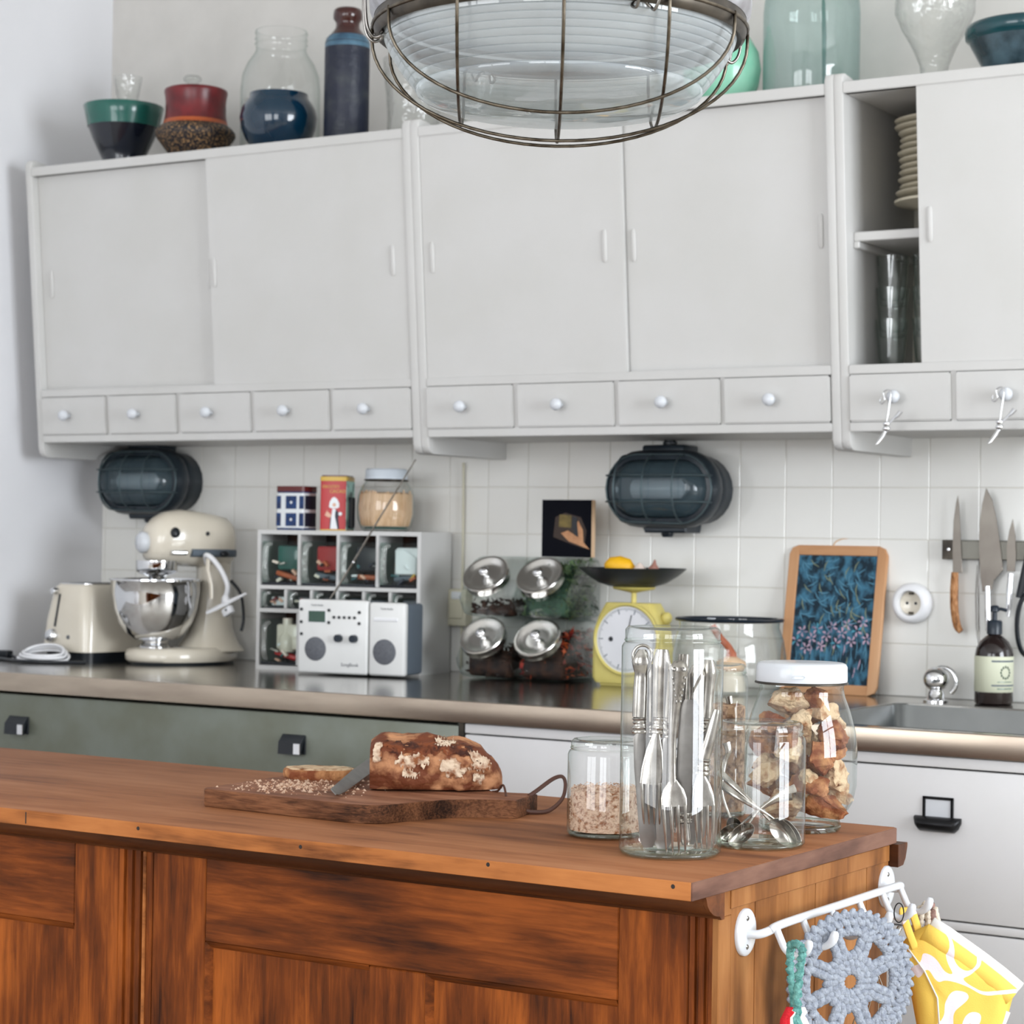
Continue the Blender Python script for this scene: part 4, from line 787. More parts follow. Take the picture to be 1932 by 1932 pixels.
# ------------------------------------------------------------------ kitchen scale
t = E('kitchen_scale', (1.366, -.19, .9), .04, 'yellow kitchen scale with a white dial and a black pan on top', 'scale')
def tz(hw, y0, y1, z): return [(x, y, z) for x, y in rrect(-hw, hw-.004, y0*.6, y1*.6, .014, 5)]
O('housing', B().loft([tz(.082, .0, .11, .008), tz(.088, -.004, .112, .02), tz(.088, -.003, .112, .08), tz(.083, -.001, .11, .13), tz(.077, .0, .108, .150), tz(.066, .004, .104, .172), tz(.06, .008, .1, .183)]), M['yellow'], t, 50)
O('foot', B().box(-.07, .066, .006, .058, 0, .009, .003), M['yellow'], t)
O('dial_bezel', B().lathe([(.079, 0), (.080, .006), (.076, .0085), (.0725, .006), (.072, .002)], 56), M['yellow'], t, 60, loc=(0, .0, .104), rot=(PI/2, 0, 0))
O('dial_face', B().lathe([(0, .0035), (.073, .0035), (.073, 0)], 56), M['dial'], t, 60, loc=(0, 0, .104), rot=(PI/2, 0, 0))
b = B()
for i in range(100):
    a = 2*PI*i/100; r0 = .057 if i % 10 == 0 else .061 if i % 5 == 0 else .064
    b.box(r0, .069, -.0005-.0005*(i % 10 == 0), .0005+.0005*(i % 10 == 0), .0036, .004, M=Matrix.Rotation(a, 4, 'Z'))
o = O('dial_marks', b, M['rubber'], t, 0, loc=(0, 0, .104), rot=(PI/2, 0, 0)); o['kind'] = 'stuff'
O('needle', B().box(-.001, .001, -.0046, -.004, .0, .055, M=Matrix.Rotation(.22, 4, 'Y')), M['black'], t, loc=(0, 0, .104))
O('dial_stud', B().lathe([(0, .005), (.0045, .005), (.0055, .0035)], 16), M['black'], t, loc=(-.038, 0, .104), rot=(PI/2, 0, 0))
O('adjuster', B().sph((.080, .03, .152), (.012, .013, .014)), M['yellow'], t, 60)
O('stem', B().lathe([(0, .18), (.006, .18), (.006, .205), (.02, .208), (.045, .213), (.048, .218), (0, .218)], 32, (.0, .03, 0)), M['yellow'], t, 60)
O('pan', B().lathe([(0, .218), (.05, .219), (.075, .227), (.1, .243), (.118, .258), (.1165, .2595), (.098, .246), (.07, .231), (.04, .2235), (0, .2225)], 56, (-.004, .03, 0)), M['pan'], t, 60)
def scl(x, y, z): return (1.366+x, -.19+y, .9+z)
o = O('lemon', B().sweep([(-.034, 0, 0), (-.031, 0, 0), (-.022, 0, 0), (0, 0, 0), (.022, 0, 0), (.031, 0, 0), (.036, 0, 0)], [(.002,)*2, (.008,)*2, (.0185,)*2, (.0235,)*2, (.019,)*2, (.008,)*2, (.003,)*2], seg=20), M['lemon'], None, 180, loc=scl(-.030, .015, .262), rot=(0, .1, .35)); tag(o, 'bright yellow lemon in the black pan of the scale', 'lemon')
o = O('garlic_bulb', B().lathe([(0, 0), (.014, .002), (.02, .01), (.019, .02), (.01, .028), (.004, .036), (0, .038)], 30, wob=lambda a, z: 1+.08*math.cos(a*6)), M['garlic'], None, 180, loc=scl(.018, .02, .2345), rot=(.2, .1, 0)); tag(o, 'pale garlic bulb in the scale pan, next to the lemon', 'garlic')
o = O('shallot', B().lathe([(0, 0), (.009, .003), (.014, .012), (.012, .022), (.005, .031), (.002, .04), (0, .042)], 24), M['onion'], None, 180, loc=scl(.052, .018, .238), rot=(.1, .15, 0)); tag(o, 'reddish-brown shallot at the right side of the scale pan', 'shallot')
# ------------------------------------------------------------------ big glass bowl jar with brushes
t = E('wide_glass_jar', (1.62, -.205, .9008), 0, 'wide glass jar with a dark rubber-edged rim behind the tall cutlery jar', 'jar')
O('jar_glass', B().lathe([(0, .004), (.09, 0), (.105, .008), (.118, .03), (.12, .08), (.114, .115), (.105, .14), (.106, .154)], 56), M['glass'], t, 60)
O('dark_rim', B().lathe([(.1045, .151), (.112, .152), (.1155, .1555), (.112, .159), (.104, .159), (.1025, .155)], 56), M['bowlg' if 0 else 'soap'], t, 60)
t = E('washing_brush', (1.63, -.215, .907), 0, 'wooden brush with cream bristles standing inside the wide glass jar', 'brush')
O('brush_handle', B().sweep(smooth_path([(0, 0, .052), (-.002, 0, .085), (-.028, .0, .112), (-.045, 0, .135)], 5), [(.012, .008)]*5+[(.008, .006)]*11, side=(1, 0, 0), seg=12), M['orange'], t, 60)
O('brush_head', B().lathe([(0, .04), (.026, .042), (.032, .05), (.03, .062), (.012, .072), (0, .074)], 32), M['oak'], t, 60)
O('bristles', B().lathe([(0, 0), (.034, .0), (.03, .02), (.024, .042), (0, .042)], 32), M['cream'], t, 60)
# ------------------------------------------------------------------ chalkboard, socket, switch, knives
t = E('chalkboard', (1.665, -.062, .9005), (math.radians(-10.), 0, 0), 'small wood-framed slate with chalk flowers leaning against the tiles', 'chalkboard')
bw, bh = .2265, .320
O('slate', B().box(.018, bw-.018, .004, .008, .016, bh-.016), mat('chalk_slate', (16, 38, 52), .8, c2=(62, 112, 138), ns=52, nd=9, lo=.42, hi=.62, stretch=(1.2, 1, .8)), t)
O('side_rail', B().prism([(0, .02), (0, bh-.02), (.006, bh-.006), (.02, bh), (.0225, bh), (.0225, 0), (.02, 0), (.006, .006)], 'y', 0, .011, .0015), M['frame'], t)
O('side_rail', B().prism([(bw-x, z) for x, z in [(0, .02), (0, bh-.02), (.006, bh-.006), (.02, bh), (.0225, bh), (.0225, 0), (.02, 0), (.006, .006)]], 'y', 0, .011, .0015), M['frame'], t)
O('end_rail', B().box(.0226, bw-.0226, .0004, .0106, 0, .0215, .001), M['frameh'], t); O('end_rail', B().box(.0226, bw-.0226, .0004, .0106, bh-.0215, bh, .001), M['frameh'], t)
O('cord_loop', B().sweep(smooth_path([(.098, .006, bh-.004), (.104, .004, bh+.008), (.118, .004, bh+.014), (.134, .006, bh+.016), (.142, .008, bh+.008), (.138, .008, bh-.002)], 5), .0016, seg=6), M['oak'], t, 60)
pk = mat('chalk_pink', (186, 160, 178), .9, c2=(120, 116, 140), ns=80, lo=.5, hi=.6); ck = mat('chalk_cyan', (84, 156, 178), .9); yk = mat('chalk_ochre', (120, 130, 110), .9); wk = mat('chalk_blue', (84, 134, 158), .9)
def stroke(pts, w_, m_, y=.0035): O('chalk_stroke', B().sweep([(x, y, z) for x, z in pts], [(w_*.4, .0003)]+[(w_, .0005)]*(len(pts)-2)+[(w_*.4, .0003)], side=(1, 0, .3), seg=6), m_, t, 0)
for i in range(15):
    cx, cz_ = .033+i*.0115, .112+.022*math.sin(i*2.1)+(i*.002)
    m_ = pk if i % 4 else ck
    for k in range(5):
        a = 2*PI*k/5+i; stroke([(cx+.003*math.cos(a), cz_+.003*math.sin(a)), (cx+.009*math.cos(a), cz_+.009*math.sin(a)), (cx+.013*math.cos(a+.2), cz_+.013*math.sin(a+.2))], .0026, m_ if k % 2 else pk)
    stroke([(cx, cz_-.014), (cx+.003, cz_-.035), (cx+.001, cz_-.06)], .001, wk)
for i in range(80):
    x, z = random.uniform(.03, .19), random.uniform(.15, .29); a = random.uniform(-2.2, -.6) if i % 3 else random.uniform(-.5, .4)
    stroke([(x, z), (x+.012*math.cos(a), z+.012*math.sin(a)), (x+.026*math.cos(a+.2), z+.026*math.sin(a+.2))], .0016, (wk, wk, yk)[i % 3])
for i in range(20):
    x, z = random.uniform(.03, .195), random.uniform(.03, .09); stroke([(x, z), (x+.003, z+.012), (x+random.uniform(-.006, .006), z+.022)], .0014, (wk, yk, pk)[i % 3])
t = E('wall_socket', (1.950, -.004, 1.097), 0, 'round white wall socket between the slate and the knives', 'socket')
O('socket_body', B().lathe([(0, 0), (.0425, 0), (.042, .018), (.038, .026), (.032, .029), (.0265, .028), (.025, .012), (0, .012)], 48), M['white'], t, 60, rot=(PI/2, 0, 0))
O('socket_insert', B().lathe([(0, .013), (.022, .013), (.0245, .0145)], 40), M['cream'], t, 60, rot=(PI/2, 0, 0))
for x in (-.0095, .0095): O('pin_hole', B().lathe([(0, .0006), (.003, .0006), (.0032, 0)], 14), M['black'], t, loc=(x, -.0132, 0), rot=(PI/2, 0, 0))
for z in (-.0205, .0205): O('earth_clip', B().box(-.005, .005, -.018, -.012, z-.0025, z+.0025, .001), M['darkmetal'], t)
t = E('light_switch', (.816, -.004, 1.058), 0, 'old cream wall switch box beside the drawer rack', 'switch')
O('switch_box', B().box(-.0265, .0265, -.03, 0, -.048, .040, .005, 2), M['switch'], t); O('rocker', B().box(-.019, .019, -.034, -.029, -.030, .012, .002), M['switch'], t)
O('dial_window', B().box(-.014, .014, -.033, -.029, .016, .034, .003), M['tinwhite'], t)
O('wall_cable', B().sweep([(.0, -.006, .04), (.0, -.006, .16), (-.002, -.006, .34)], .003, seg=8), M['switch'], t, 60); O('wall_cable', B().sweep([(.0, -.006, -.048), (.0, -.006, -.152)], .003, seg=8), M['switch'], t, 60)
st = E('magnetic_knife_strip', (2.018, -.0045, 1.211), 0, 'grey magnetic knife strip screwed to the tiles', 'knife strip')
O('strip_bar', B().box(0, .42, -.016, 0, -.020, .019, .0015), M['strip'], st); O('end_plate', B().box(-.0004, .028, -.0175, 0, -.0205, .0195, .001), M['darkmetal'], st)
O('screw', B().lathe([(0, .0015), (.003, .0012), (.0035, 0)], 14), M['chrome'], st, loc=(.014, -.0176, 0), rot=(PI/2, 0, 0))
def knifething(name, lab, P, blade, handle, bm_, hm, side=(1, 0, 0)):
    t = E(name, P, 0, lab, 'knife', 'knives on the magnetic strip')
    O('blade', B().prism(blade, 'y', -.001, .001, .0004), M[bm_], t, 0)
    O('handle', B().sweep(smooth_path([(x, -.001+y, z) for x, y, z, a, b_ in handle], 3), [(a+(b2-a)*q, .006) for (x, y, z, a, b_), (x2, y2, z2, b2, b3) in zip(handle, handle[1:]) for q in (0, .333, .666)]+[(handle[-1][3], .006)], side=side, seg=12), M[hm], t, 60)
    return t
knifething('kitchen_knife', 'narrow knife with a burl wood handle on the magnetic strip', (2.053, -.0225, 1.162), [(-.011, 0), (-.012, .06), (-.0105, .11), (-.006, .145), (-.002, .162), (.001, .14), (.0045, .09), (.0075, .04), (.0095, .002)], [(-.006, 0, .002, .0075, 0), (-.007, 0, -.03, .009, 0), (-.0065, 0, -.07, .009, 0), (.0, 0, -.108, .0085, 0), (.009, 0, -.120, .006, 0)], 'knife', 'burl')
t = knifething('chef_knife', 'large steel chef knife with a curved steel handle on the magnetic strip', (2.1185, -.0225, 1.175), [(-.0165, -.02), (-.020, .04), (-.020, .09), (-.015, .13), (-.007, .164), (.006, .14), (.016, .10), (.024, .05), (.0305, .004), (.031, -.004), (.020, -.016), (.011, -.026), (.008, -.045), (-.012, -.05)], [(-.001, 0, -.038, .006, 0), (.0, 0, -.07, .0065, 0), (.001, 0, -.105, .0065, 0), (.001, 0, -.13, .005, 0)], 'knife', 'chrome')
knifething('paring_knife', 'short steel knife on the magnetic strip, right of the large chef knife', (2.167, -.0225, 1.18), [(-.009, -.012), (-.01, .04), (-.005, .072), (.002, .096), (.008, .06), (.010, .02), (.008, -.012)], [(.0, 0, -.016, .006, 0), (-.002, 0, -.05, .007, 0), (-.003, 0, -.08, .0065, 0), (-.005, 0, -.104, .0045, 0)], 'knife', 'chrome')
o = O('carving_fork', B().sweep([(-.004, 0, .09), (-.006, 0, .03), (-.004, 0, -.06), (.004, 0, -.15)], [(.0008, .0008), (.0018, .0018), (.0018, .0018), (.001, .001)], seg=6).sweep([(-.009, 0, .06), (-.011, 0, 0), (-.009, 0, -.07), (.0, 0, -.13)], [(.0008, .0008), (.0016, .0016), (.0016, .0016), (.001, .001)], seg=6), M['silverd'], None, 60, loc=(2.103, -.021, 1.12)); tag(o, 'thin steel fork hanging beneath the large chef knife', 'fork')
t = E('black_handled_shears', (2.205, -.03, 1.06), 0, 'black-handled tool hanging on the tiles right of the knives', 'kitchen tool')
O('handle_loop', B().sweep([(.0+.022*math.cos(a), 0, .062*math.sin(a)) for a in [2*PI*i/28 for i in range(28)]], (.007, .005), closed=True), M['black'], t, 60)
O('shank', B().sweep([(-.018, 0, .055), (-.012, 0, .08), (0, 0, .15)], [(.008, .004), (.009, .004), (.006, .002)], side=(1, 0, 0)), M['black'], t, 60)
# ------------------------------------------------------------------ soap bottle and tap
t = E('soap_bottle', (2.153, -.078, .9005), .55, 'dark brown pump soap bottle with a pale label behind the sink', 'bottle')
O('bottle_body', B().lathe([(0, 0), (.036, 0), (.0385, .003), (.0385, .098), (.036, .112), (.029, .126), (.018, .136), (.0135, .139), (.0135, .145), (0, .145)], 48), M['blackglass'], t, 60)
O('label', B().lathe([(.0387, .025), (.03895, .0252), (.03895, .0965), (.0387, .097)], 60), M['cardboard'], t, 60)
O('pump_collar', B().lathe([(0, .141), (.0155, .141), (.0155, .166), (.013, .169), (0, .169)], 30), M['soap'], t, 60)
O('pump_head', B().lathe([(0, .168), (.005, .168), (.005, .185), (.009, .187), (.009, .196), (.006, .199), (0, .199)], 24).sweep([(0, 0, .192), (.012, -.003, .192), (.024, -.006, .189)], (.004, .0035), side=(0, 1, 0)), M['soap'], t, 60)
def lbl(zs, hw, m_, n=7, rr_=.0392, a0=-1.15):
    for z, h in zs: O('label_line', B().loft([[(rr_*math.cos(a0+q*hw), rr_*math.sin(a0+q*hw), z), (rr_*math.cos(a0+q*hw), rr_*math.sin(a0+q*hw), z+h), ((rr_-.0003)*math.cos(a0+q*hw), (rr_-.0003)*math.sin(a0+q*hw), z+h), ((rr_-.0003)*math.cos(a0+q*hw), (rr_-.0003)*math.sin(a0+q*hw), z)] for q in [i/n*2-1 for i in range(n+1)]]), m_, t, 0)
lbl([(.086, .0035), (.0375, .003)], .75, M['rubber']); lbl([(.0315, .0018), (.0455, .0012)], .45, M['bowlg'])
for k in range(12):
    a = -1.15+.26*math.cos(k*PI/6); z = .065+.0115*math.sin(k*PI/6); O('label_wreath', B().sph((.0392*math.cos(a), .0392*math.sin(a), z), (.0016, .0016, .003), 8, 5), M['herb'], t, 60)
t = E('mixer_tap', (2.040, -.103, .9005), 0, 'short chrome tap knob at the back of the sink', 'tap')
O('tap_base', B().lathe([(0, 0), (.026, 0), (.026, .003), (.018, .006), (.016, .018), (.013, .024), (0, .024)], 36), M['chrome'], t, 60)
O('tap_ball', B().sph((0, 0, .046), (.0265, .0265, .025), 32, 20), M['chrome'], t, 180)
O('tap_ring', B().sweep([(.006+.029*math.cos(a), .022, .040+.029*math.sin(a)) for a in [PI*i/16-.9 for i in range(26)]], (.004, .005), seg=10), M['chrome'], t, 60)
# ------------------------------------------------------------------ cutting board, bread, knife
IZ = .8447
t = E('cutting_board', (0, 0, IZ), 0, 'thick dark wooden bread board with a curved handle on the island', 'cutting board')
outl = smooth_path([(1.9795, -2.0345, 0), (2.018, -2.020, 0), (2.036, -1.965, 0), (2.055, -1.912, 0), (2.085, -1.880, 0), (2.1306, -1.8608, 0)], 4)
outl = [(p.x, p.y) for p in outl]
back = [(p.x, p.y) for p in smooth_path([(2.111, -1.776, 0), (2.07, -1.79, 0), (2.035, -1.785, 0), (2.01, -1.74, 0), (1.98, -1.71, 0)], 4)]
ol = [(1.725, -2.0205)]+outl+back+[(1.705, -1.708), (1.7, -1.713), (1.7185, -2.014)]
O('board_body', B().prism(ol, 'z', 0, .0242, .0018, seg=2), M['board'], t, 30)
O('board_face', B().prism([(1.86+(x-1.86)*.992, -1.865+(y+1.865)*.988) for x, y in ol], 'z', .0240, .0246), M['boardtop'], t, 0)
O('handle_loop', B().sweep(smooth_path([(2.112, -1.80, .0235), (2.117, -1.788, .030), (2.128, -1.763, .045), (2.134, -1.748, .047), (2.139, -1.748, .036), (2.141, -1.760, .018), (2.135, -1.785, .004), (2.124, -1.812, .004), (2.117, -1.822, .008)], 5), (.0021, .003), seg=8), M['leather'], t, 60)
O('staple', B().sweep(smooth_path([(2.050, -1.795, .0243), (2.062, -1.80, .027), (2.076, -1.812, .0365), (2.086, -1.822, .036), (2.094, -1.83, .026), (2.095, -1.832, .024)], 5), .0016, seg=8), M['leather'], t, 60)
BZ = IZ+.0248
def nz(p, s_, k): return noise.noise(Vector(p)*s_)*k
# half loaf: long axis camera-right, cut face at its left end
def loaf():
    rings = []; N_ = 44
    xs = [-.082, -.0815, -.078, -.07, -.055, -.035, -.01, .015, .04, .06, .074, .083, .0875, .0885]
    for x in xs:
        if x < -.07: k = .97-.10*((-.07-x)/.012)**2
        else: k = max(.02, 1-max(0, (x+.02)/.110)**3.4)**.5
        hz, hy = .074*k**.85*(1 if x < .0 else 1-.10*(x/.09)), .058*k
        R = []
        for i in range(N_):
            a = 2*PI*i/N_; c, s = math.cos(a), math.sin(a)
            y = hy*math.copysign(abs(c)**.85, c); z = hz*.40+hz*.60*math.copysign(abs(s)**.8, s)
            z = max(z, .0015)
            R.append(Vector((x, y, z)))
        rings.append(R)
    b = B().loft(rings)
    bmesh.ops.subdivide_edges(b.b, edges=b.b.edges[:], cuts=2, use_grid_fill=True)
    def f(p):
        if p.z < .003: return p
        q = nz(p, 28, .006)+nz(p, 75, .003)+nz(p, 190, .0014)
        # tear ridge along the front top
        rg = math.exp(-((p.z-.058)/.008)**2)*(.004 if p.y < 0 else 0)
        n = Vector((0, p.y, p.z-.03)).normalized()
        return p+n*(q+rg*(.6+nz(p, 40, 1)))
    return b.disp(f)
crust = mat('loaf_crust', (100, 48, 20), .75, c2=(176, 124, 86), ns=38, nd=10, lo=.47, hi=.62, bump=.9, bs=70)
t = E('bread_loaf', (1.9615, -1.8085, BZ), (0, 0, yaw+.02), 'half loaf of dark floury rye bread on the board', 'bread')
t.scale = (1.075, 1, 1)
lf = loaf()
O('crust', lf, crust, t, 180)
dkc = mat('loaf_burst_crumb', (58, 26, 14), .9, c2=(116, 60, 30), ns=60, nd=8, lo=.4, hi=.62, bump=1, bs=110)
def patch(x0_, x1_, z0_, z1_, m_, name, off=.0012, hy=.060):
    b = B(); nx, nz_ = 70, 26
    V = []
    for i in range(nx+1):
        for j in range(nz_+1):
            x = x0_+(x1_-x0_)*i/nx; k = max(.02, 1-max(0, (x+.02)/.110)**3.4)**.5
            zt = (z0_+(z1_-z0_)*j/nz_+.004*math.sin(i*.7)*(j/nz_-.5))*k**.85
            hz = .074*k**.85*(1 if x < 0 else 1-.10*(x/.09)); sn = max(-1, min(1, (zt-hz*.40)/(hz*.60)))
            a = math.asin(math.copysign(abs(sn)**(1/.8), sn)); y = -.058*k*abs(math.cos(a))**.85
            p = Vector((x, y, zt)); n = Vector((0, y, zt-.03)).normalized()
            q = nz(p, 28, .006)+nz(p, 75, .003)+nz(p, 190, .0014); rg = math.exp(-((p.z-.058)/.008)**2)*.004*(.6+nz(p, 40, 1))
            lift = off
            V.append(p+n*(q+rg+lift+nz(p, 220, .0018)))
    F = []
    for i in range(nx):
        for j in range(nz_):
            d = ((i+.5)/nx*2-1)**2+((j+.5)/nz_*2-1)**2*(.8 if name == 'burst_crust' else 1)
            if name == 'burst_crust': d = max(abs((i+.5)/nx*2-1)**4, abs((j+.5)/nz_*2-1)**3)
            q = V[i*(nz_+1)+j]
            if d+noise.noise(q*110)*.9+noise.noise(q*260)*.5 < .72: F.append((i*(nz_+1)+j, (i+1)*(nz_+1)+j, (i+1)*(nz_+1)+j+1, i*(nz_+1)+j+1))
    b.new(V, F); return O(name, b, m_, t, 180)
patch(-.066, .060, .050, .067, dkc, 'burst_crust', .0008)
flour = mat('loaf_flour', (206, 184, 160), .9, c2=(130, 78, 46), ns=70, nd=9, lo=.46, hi=.62, bump=.8, bs=160)
for q in ((-.050, -.004, .030, .054), (.006, .046, .018, .050), (-.040, -.016, .020, .032), (.042, .074, .034, .062), (-.078, -.064, .036, .066), (.0, .03, .06, .073), (.05, .066, .012, .03)): patch(*q, flour, 'flour_patch', .001)
# slice lying flat behind
sl = []
for i in range(40):
    a = 2*PI*i/40; k = 1+.05*math.sin(a*3)+.03*math.sin(a*7); sl.append((.055*math.cos(a)*k, .033*math.sin(a)*k))
b = B().loft([[(x*.97, y*.97, .0) for x, y in sl], [(x, y, .004) for x, y in sl], [(x, y, .010) for x, y in sl], [(x*.97, y*.97, .0135) for x, y in sl]]).disp(lambda p: p+Vector((nz(p, 60, .003), nz(p, 70, .003), nz(p, 90, .0018) if p.z > .003 else 0)))
t = E('bread_slice', (1.768, -1.815, BZ), yaw-.12, 'cut slice of bread lying flat at the left end of the board', 'bread')
O('slice_crust', b, M['breadc'], t, 60)
O('slice_crumb', B().loft([[(x*.93, y*.9, .0128) for x, y in sl], [(x*.9, y*.87, .0152) for x, y in sl]]).disp(lambda p: p+Vector((0, 0, nz(p, 120, .0012)))), M['crumb'], t, 60)
b = B()
for i in range(520):
    x, y = random.gauss(1.80, .055), random.gauss(-1.92, .05)
    if not (1.722 < x < 1.96 and -2.012 < y < -1.75) : continue
    s_ = random.choice((.0008, .0011, .0014, .0014, .0028)) * random.uniform(.6, 1.2)
    M_ = Matrix.Translation((x, y, BZ-.0002)) @ Matrix.Rotation(random.uniform(0, 6), 4, 'Z') @ Matrix.Scale(s_, 4)
    b.new([M_ @ Vector(v) for v in ((-1, -.6, 0), (1, -.8, 0), (.8, 1, 0), (-.9, .8, 0), (.1, 0, 1.1))], [(0, 1, 4), (1, 2, 4), (2, 3, 4), (3, 0, 4), (0, 3, 2, 1)])
o = O('bread_crumbs', b, M['crumbs'], None, 0); tag(o, 'bread crumbs scattered over the left half of the board', 'crumbs', kind='stuff')
# bread knife
t = E('bread_knife', (0, 0, 0), 0, 'steel bread knife lying across the board between the slice and the loaf', 'knife')
A_ = Vector((1.936, -2.006, BZ+.0010)); Z_ = Vector((1.822, -1.772, BZ+.006))
dv = (Z_-A_).normalized(); sd = Vector((-.6, -.3, .42)); sd = (sd-dv*sd.dot(dv)).normalized(); L_ = .30
def kp(s_, w_, o_=0): return A_+dv*s_+sd*w_
nb = dv.cross(sd)*.0008
pts = [kp(0, -.002), kp(.012, .009), kp(.20, .014), (kp(.35, .014)), kp(.35, -.006), kp(.05, -.0065), kp(.008, -.005)]
bb = B(); bb.new([p+nb+Vector((0, 0, .006)) for p in pts]+[p-nb+Vector((0, 0, .006)) for p in pts], [tuple(range(7)), tuple(range(13, 6, -1))]+[(i, i+7, (i+1) % 7+7, (i+1) % 7) for i in range(7)])
O('blade', bb, M['silverd'], t, 0)
O('handle', B().sweep([kp(.345, .004)+Vector((0, 0, .006)), kp(.39, .004)+Vector((0, 0, .006)), kp(.44, .004)+Vector((0, 0, .008))], [(.011, .007), (.012, .008), (.011, .007)], side=sd), M['leather'], t, 60)
# ------------------------------------------------------------------ glass jars with cutlery
def canister(name, x, y, r, h, lh, lab, g='glass', lw=.004):
    t = E(name, (x, y, IZ), yaw, lab, 'jar')
    O('jar_glass', B().lathe([(0, .004), (r-.006, .003), (r-.004, .0005), (r, .005), (r+.0004, .012), (r, .02), (r, h-lh-.006), (r-.002, h-lh-.002), (r-.0045, h-lh)], 72), M[g], t, 180)
    O('jar_base', B().lathe([(0, .0008), (r-.006, .0008), (r-.002, .003), (r-.003, .0055), (r-.007, .007), (0, .0065)], 64), M['glassg'], t, 180)
    O('glass_lid', B().lathe([(r-lw-.001, h-lh-.001), (r-lw, h-lh+.001), (r-lw, h-.004), (r-lw-.003, h-.0005), (r-lw-.006, h), (r-.012, h-.002), (r-.02, h-.0035), (0, h-.0035)], 72), M[g], t, 180)
    O('lid_rim', B().lathe([(r-lw+.0004, h-lh+.0005), (r-lw+.0012, h-lh+.0018), (r-lw+.0004, h-lh+.003)], 72), M['glassg'], t, 180)
    return t
canister('cutlery_jar', 2.446, -2.019, .061, .272, .0185, 'tall clear glass jar full of silver cutlery, at the island corner', 'glass')
canister('crumb_jar', 2.306, -1.929, .049, .1225, .013, 'low lidded glass jar half full of brown crumbs', 'glass')
canister('spoon_jar', 2.499, -1.884, .0565, .1535, .016, 'lidded glass jar of small silver spoons, right of the tall cutlery jar', 'glass')
canister('slim_glass_jar', 2.3285, -1.652, .036, .208, .014, 'slim lidded glass jar half hidden behind the tall cutlery jar', 'glass', .003)
def heapmesh(r, h, amp, n=40, seg=56):
    b = B(); rings = []
    rings.append([Vector((r*math.cos(2*PI*i/seg), r*math.sin(2*PI*i/seg), .008)) for i in range(seg)])
    for k in range(12): rings.append([Vector(((r+nz((math.cos(2*PI*i/seg)*3, math.sin(2*PI*i/seg)*3, k*.5), 3, .0008))*math.cos(2*PI*i/seg), r*math.sin(2*PI*i/seg), .008+(h-.008)*(k+1)/12+(nz((math.cos(2*PI*i/seg), math.sin(2*PI*i/seg), 2), 4, amp) if k == 11 else 0))) for i in range(seg)])
    for q in (.85, .65, .4, .2, .05): rings.append([Vector((q*r*math.cos(2*PI*i/seg), q*r*math.sin(2*PI*i/seg), h+nz((q*math.cos(2*PI*i/seg), q*math.sin(2*PI*i/seg), 2), 4, amp)+(1-q)*.004)) for i in range(seg)])
    return b.loft(rings)
hm = heapmesh(.0445, .058, .006)
for i in range(900):
    a = random.uniform(0, 6.28); top_ = random.random() < .45; rr2 = (.0446 if not top_ else .044*random.random()**.5); z = random.uniform(.01, .058) if not top_ else .060+random.uniform(-.002, .003)
    s_ = random.uniform(.0006, .0018); M_ = Matrix.Translation((rr2*math.cos(a), rr2*math.sin(a), z)) @ Matrix.Rotation(a*7, 4, Vector((1, .4, .2))) @ Matrix.Scale(s_, 4)
    hm.new([M_ @ Vector(v) for v in ((-1, -.6, 0), (1, -.8, 0), (.8, 1, 0), (-.9, .8, 0), (.1, 0, 1.1))], [(0, 1, 4), (1, 2, 4), (2, 3, 4), (3, 0, 4), (0, 3, 2, 1)])
o = O('rusk_crumbs', hm, M['crumbs'], None, 0, loc=(2.306, -1.929, IZ)); tag(o, 'coarse brown crumbs filling the lower half of the low jar', 'crumbs', kind='stuff')
def V3(u, v, y, cu=1264, sc=1576, v0=1618): return Vector(((u-cu)/sc, y, (v0-v)/sc-.1*y))
def handle_silver(b, pts, wid):
    P = smooth_path(pts, 4); m_ = len(P); W_ = []
    for i in range(m_):
        q = i/(m_-1)*(len(wid)-1); k = min(int(q), len(wid)-2); f = q-k; W_.append((wid[k]*(1-f)+wid[k+1]*f, (wid[k]*(1-f)+wid[k+1]*f)*.55))
    return b.sweep(P, W_, side=(1, 0, 0), seg=12)
SJ = (2.446, -2.019, IZ+.0002)
def ferrule(t, p0, p1, m_='silver'):
    d = p1-p0; n = 9; P = [p0+d*i/n for i in range(n+1)]; R = [.0075, .0095, .0072, .0092, .0072, .0088, .0105, .008, .0105, .0095]
    O('ferrule', B().sweep(P, [(k, k*.6) for k in R], side=(1, 0, 0), seg=14), M[m_], t, 60)
def tknife(lab, top, fer0, fer1, tip, y, w0=.0085, w1=.0095, hw=(.006, .0105, .0095, .0088, .0085)):
    t = E('table_knife', SJ, yaw, lab, 'knife', 'silver cutlery in the tall jar')
    O('handle', handle_silver(B(), [V3(*top, y), V3((top[0]*3+fer0[0])/4, (top[1]*3+fer0[1])/4, y), V3((top[0]+fer0[0])/2, (top[1]+fer0[1])/2, y), V3(*fer0, y)], hw), M['silver'], t, 60)
    ferrule(t, V3(*fer0, y), V3(*fer1, y))
    a, c = V3(*fer1, y), V3(*tip, y)
    O('blade', B().sweep([a, a+(c-a)*.04, a+(c-a)*.3, a+(c-a)*.7, a+(c-a)*.93, c], [(.005, .0012), (w0, .0011), (w1*1.05, .001), (w1, .0009), (w1*.95, .0007), (w1*.55, .0005)], side=(1, 0, 0), seg=10), M['silverd'], t, 40)
    return t
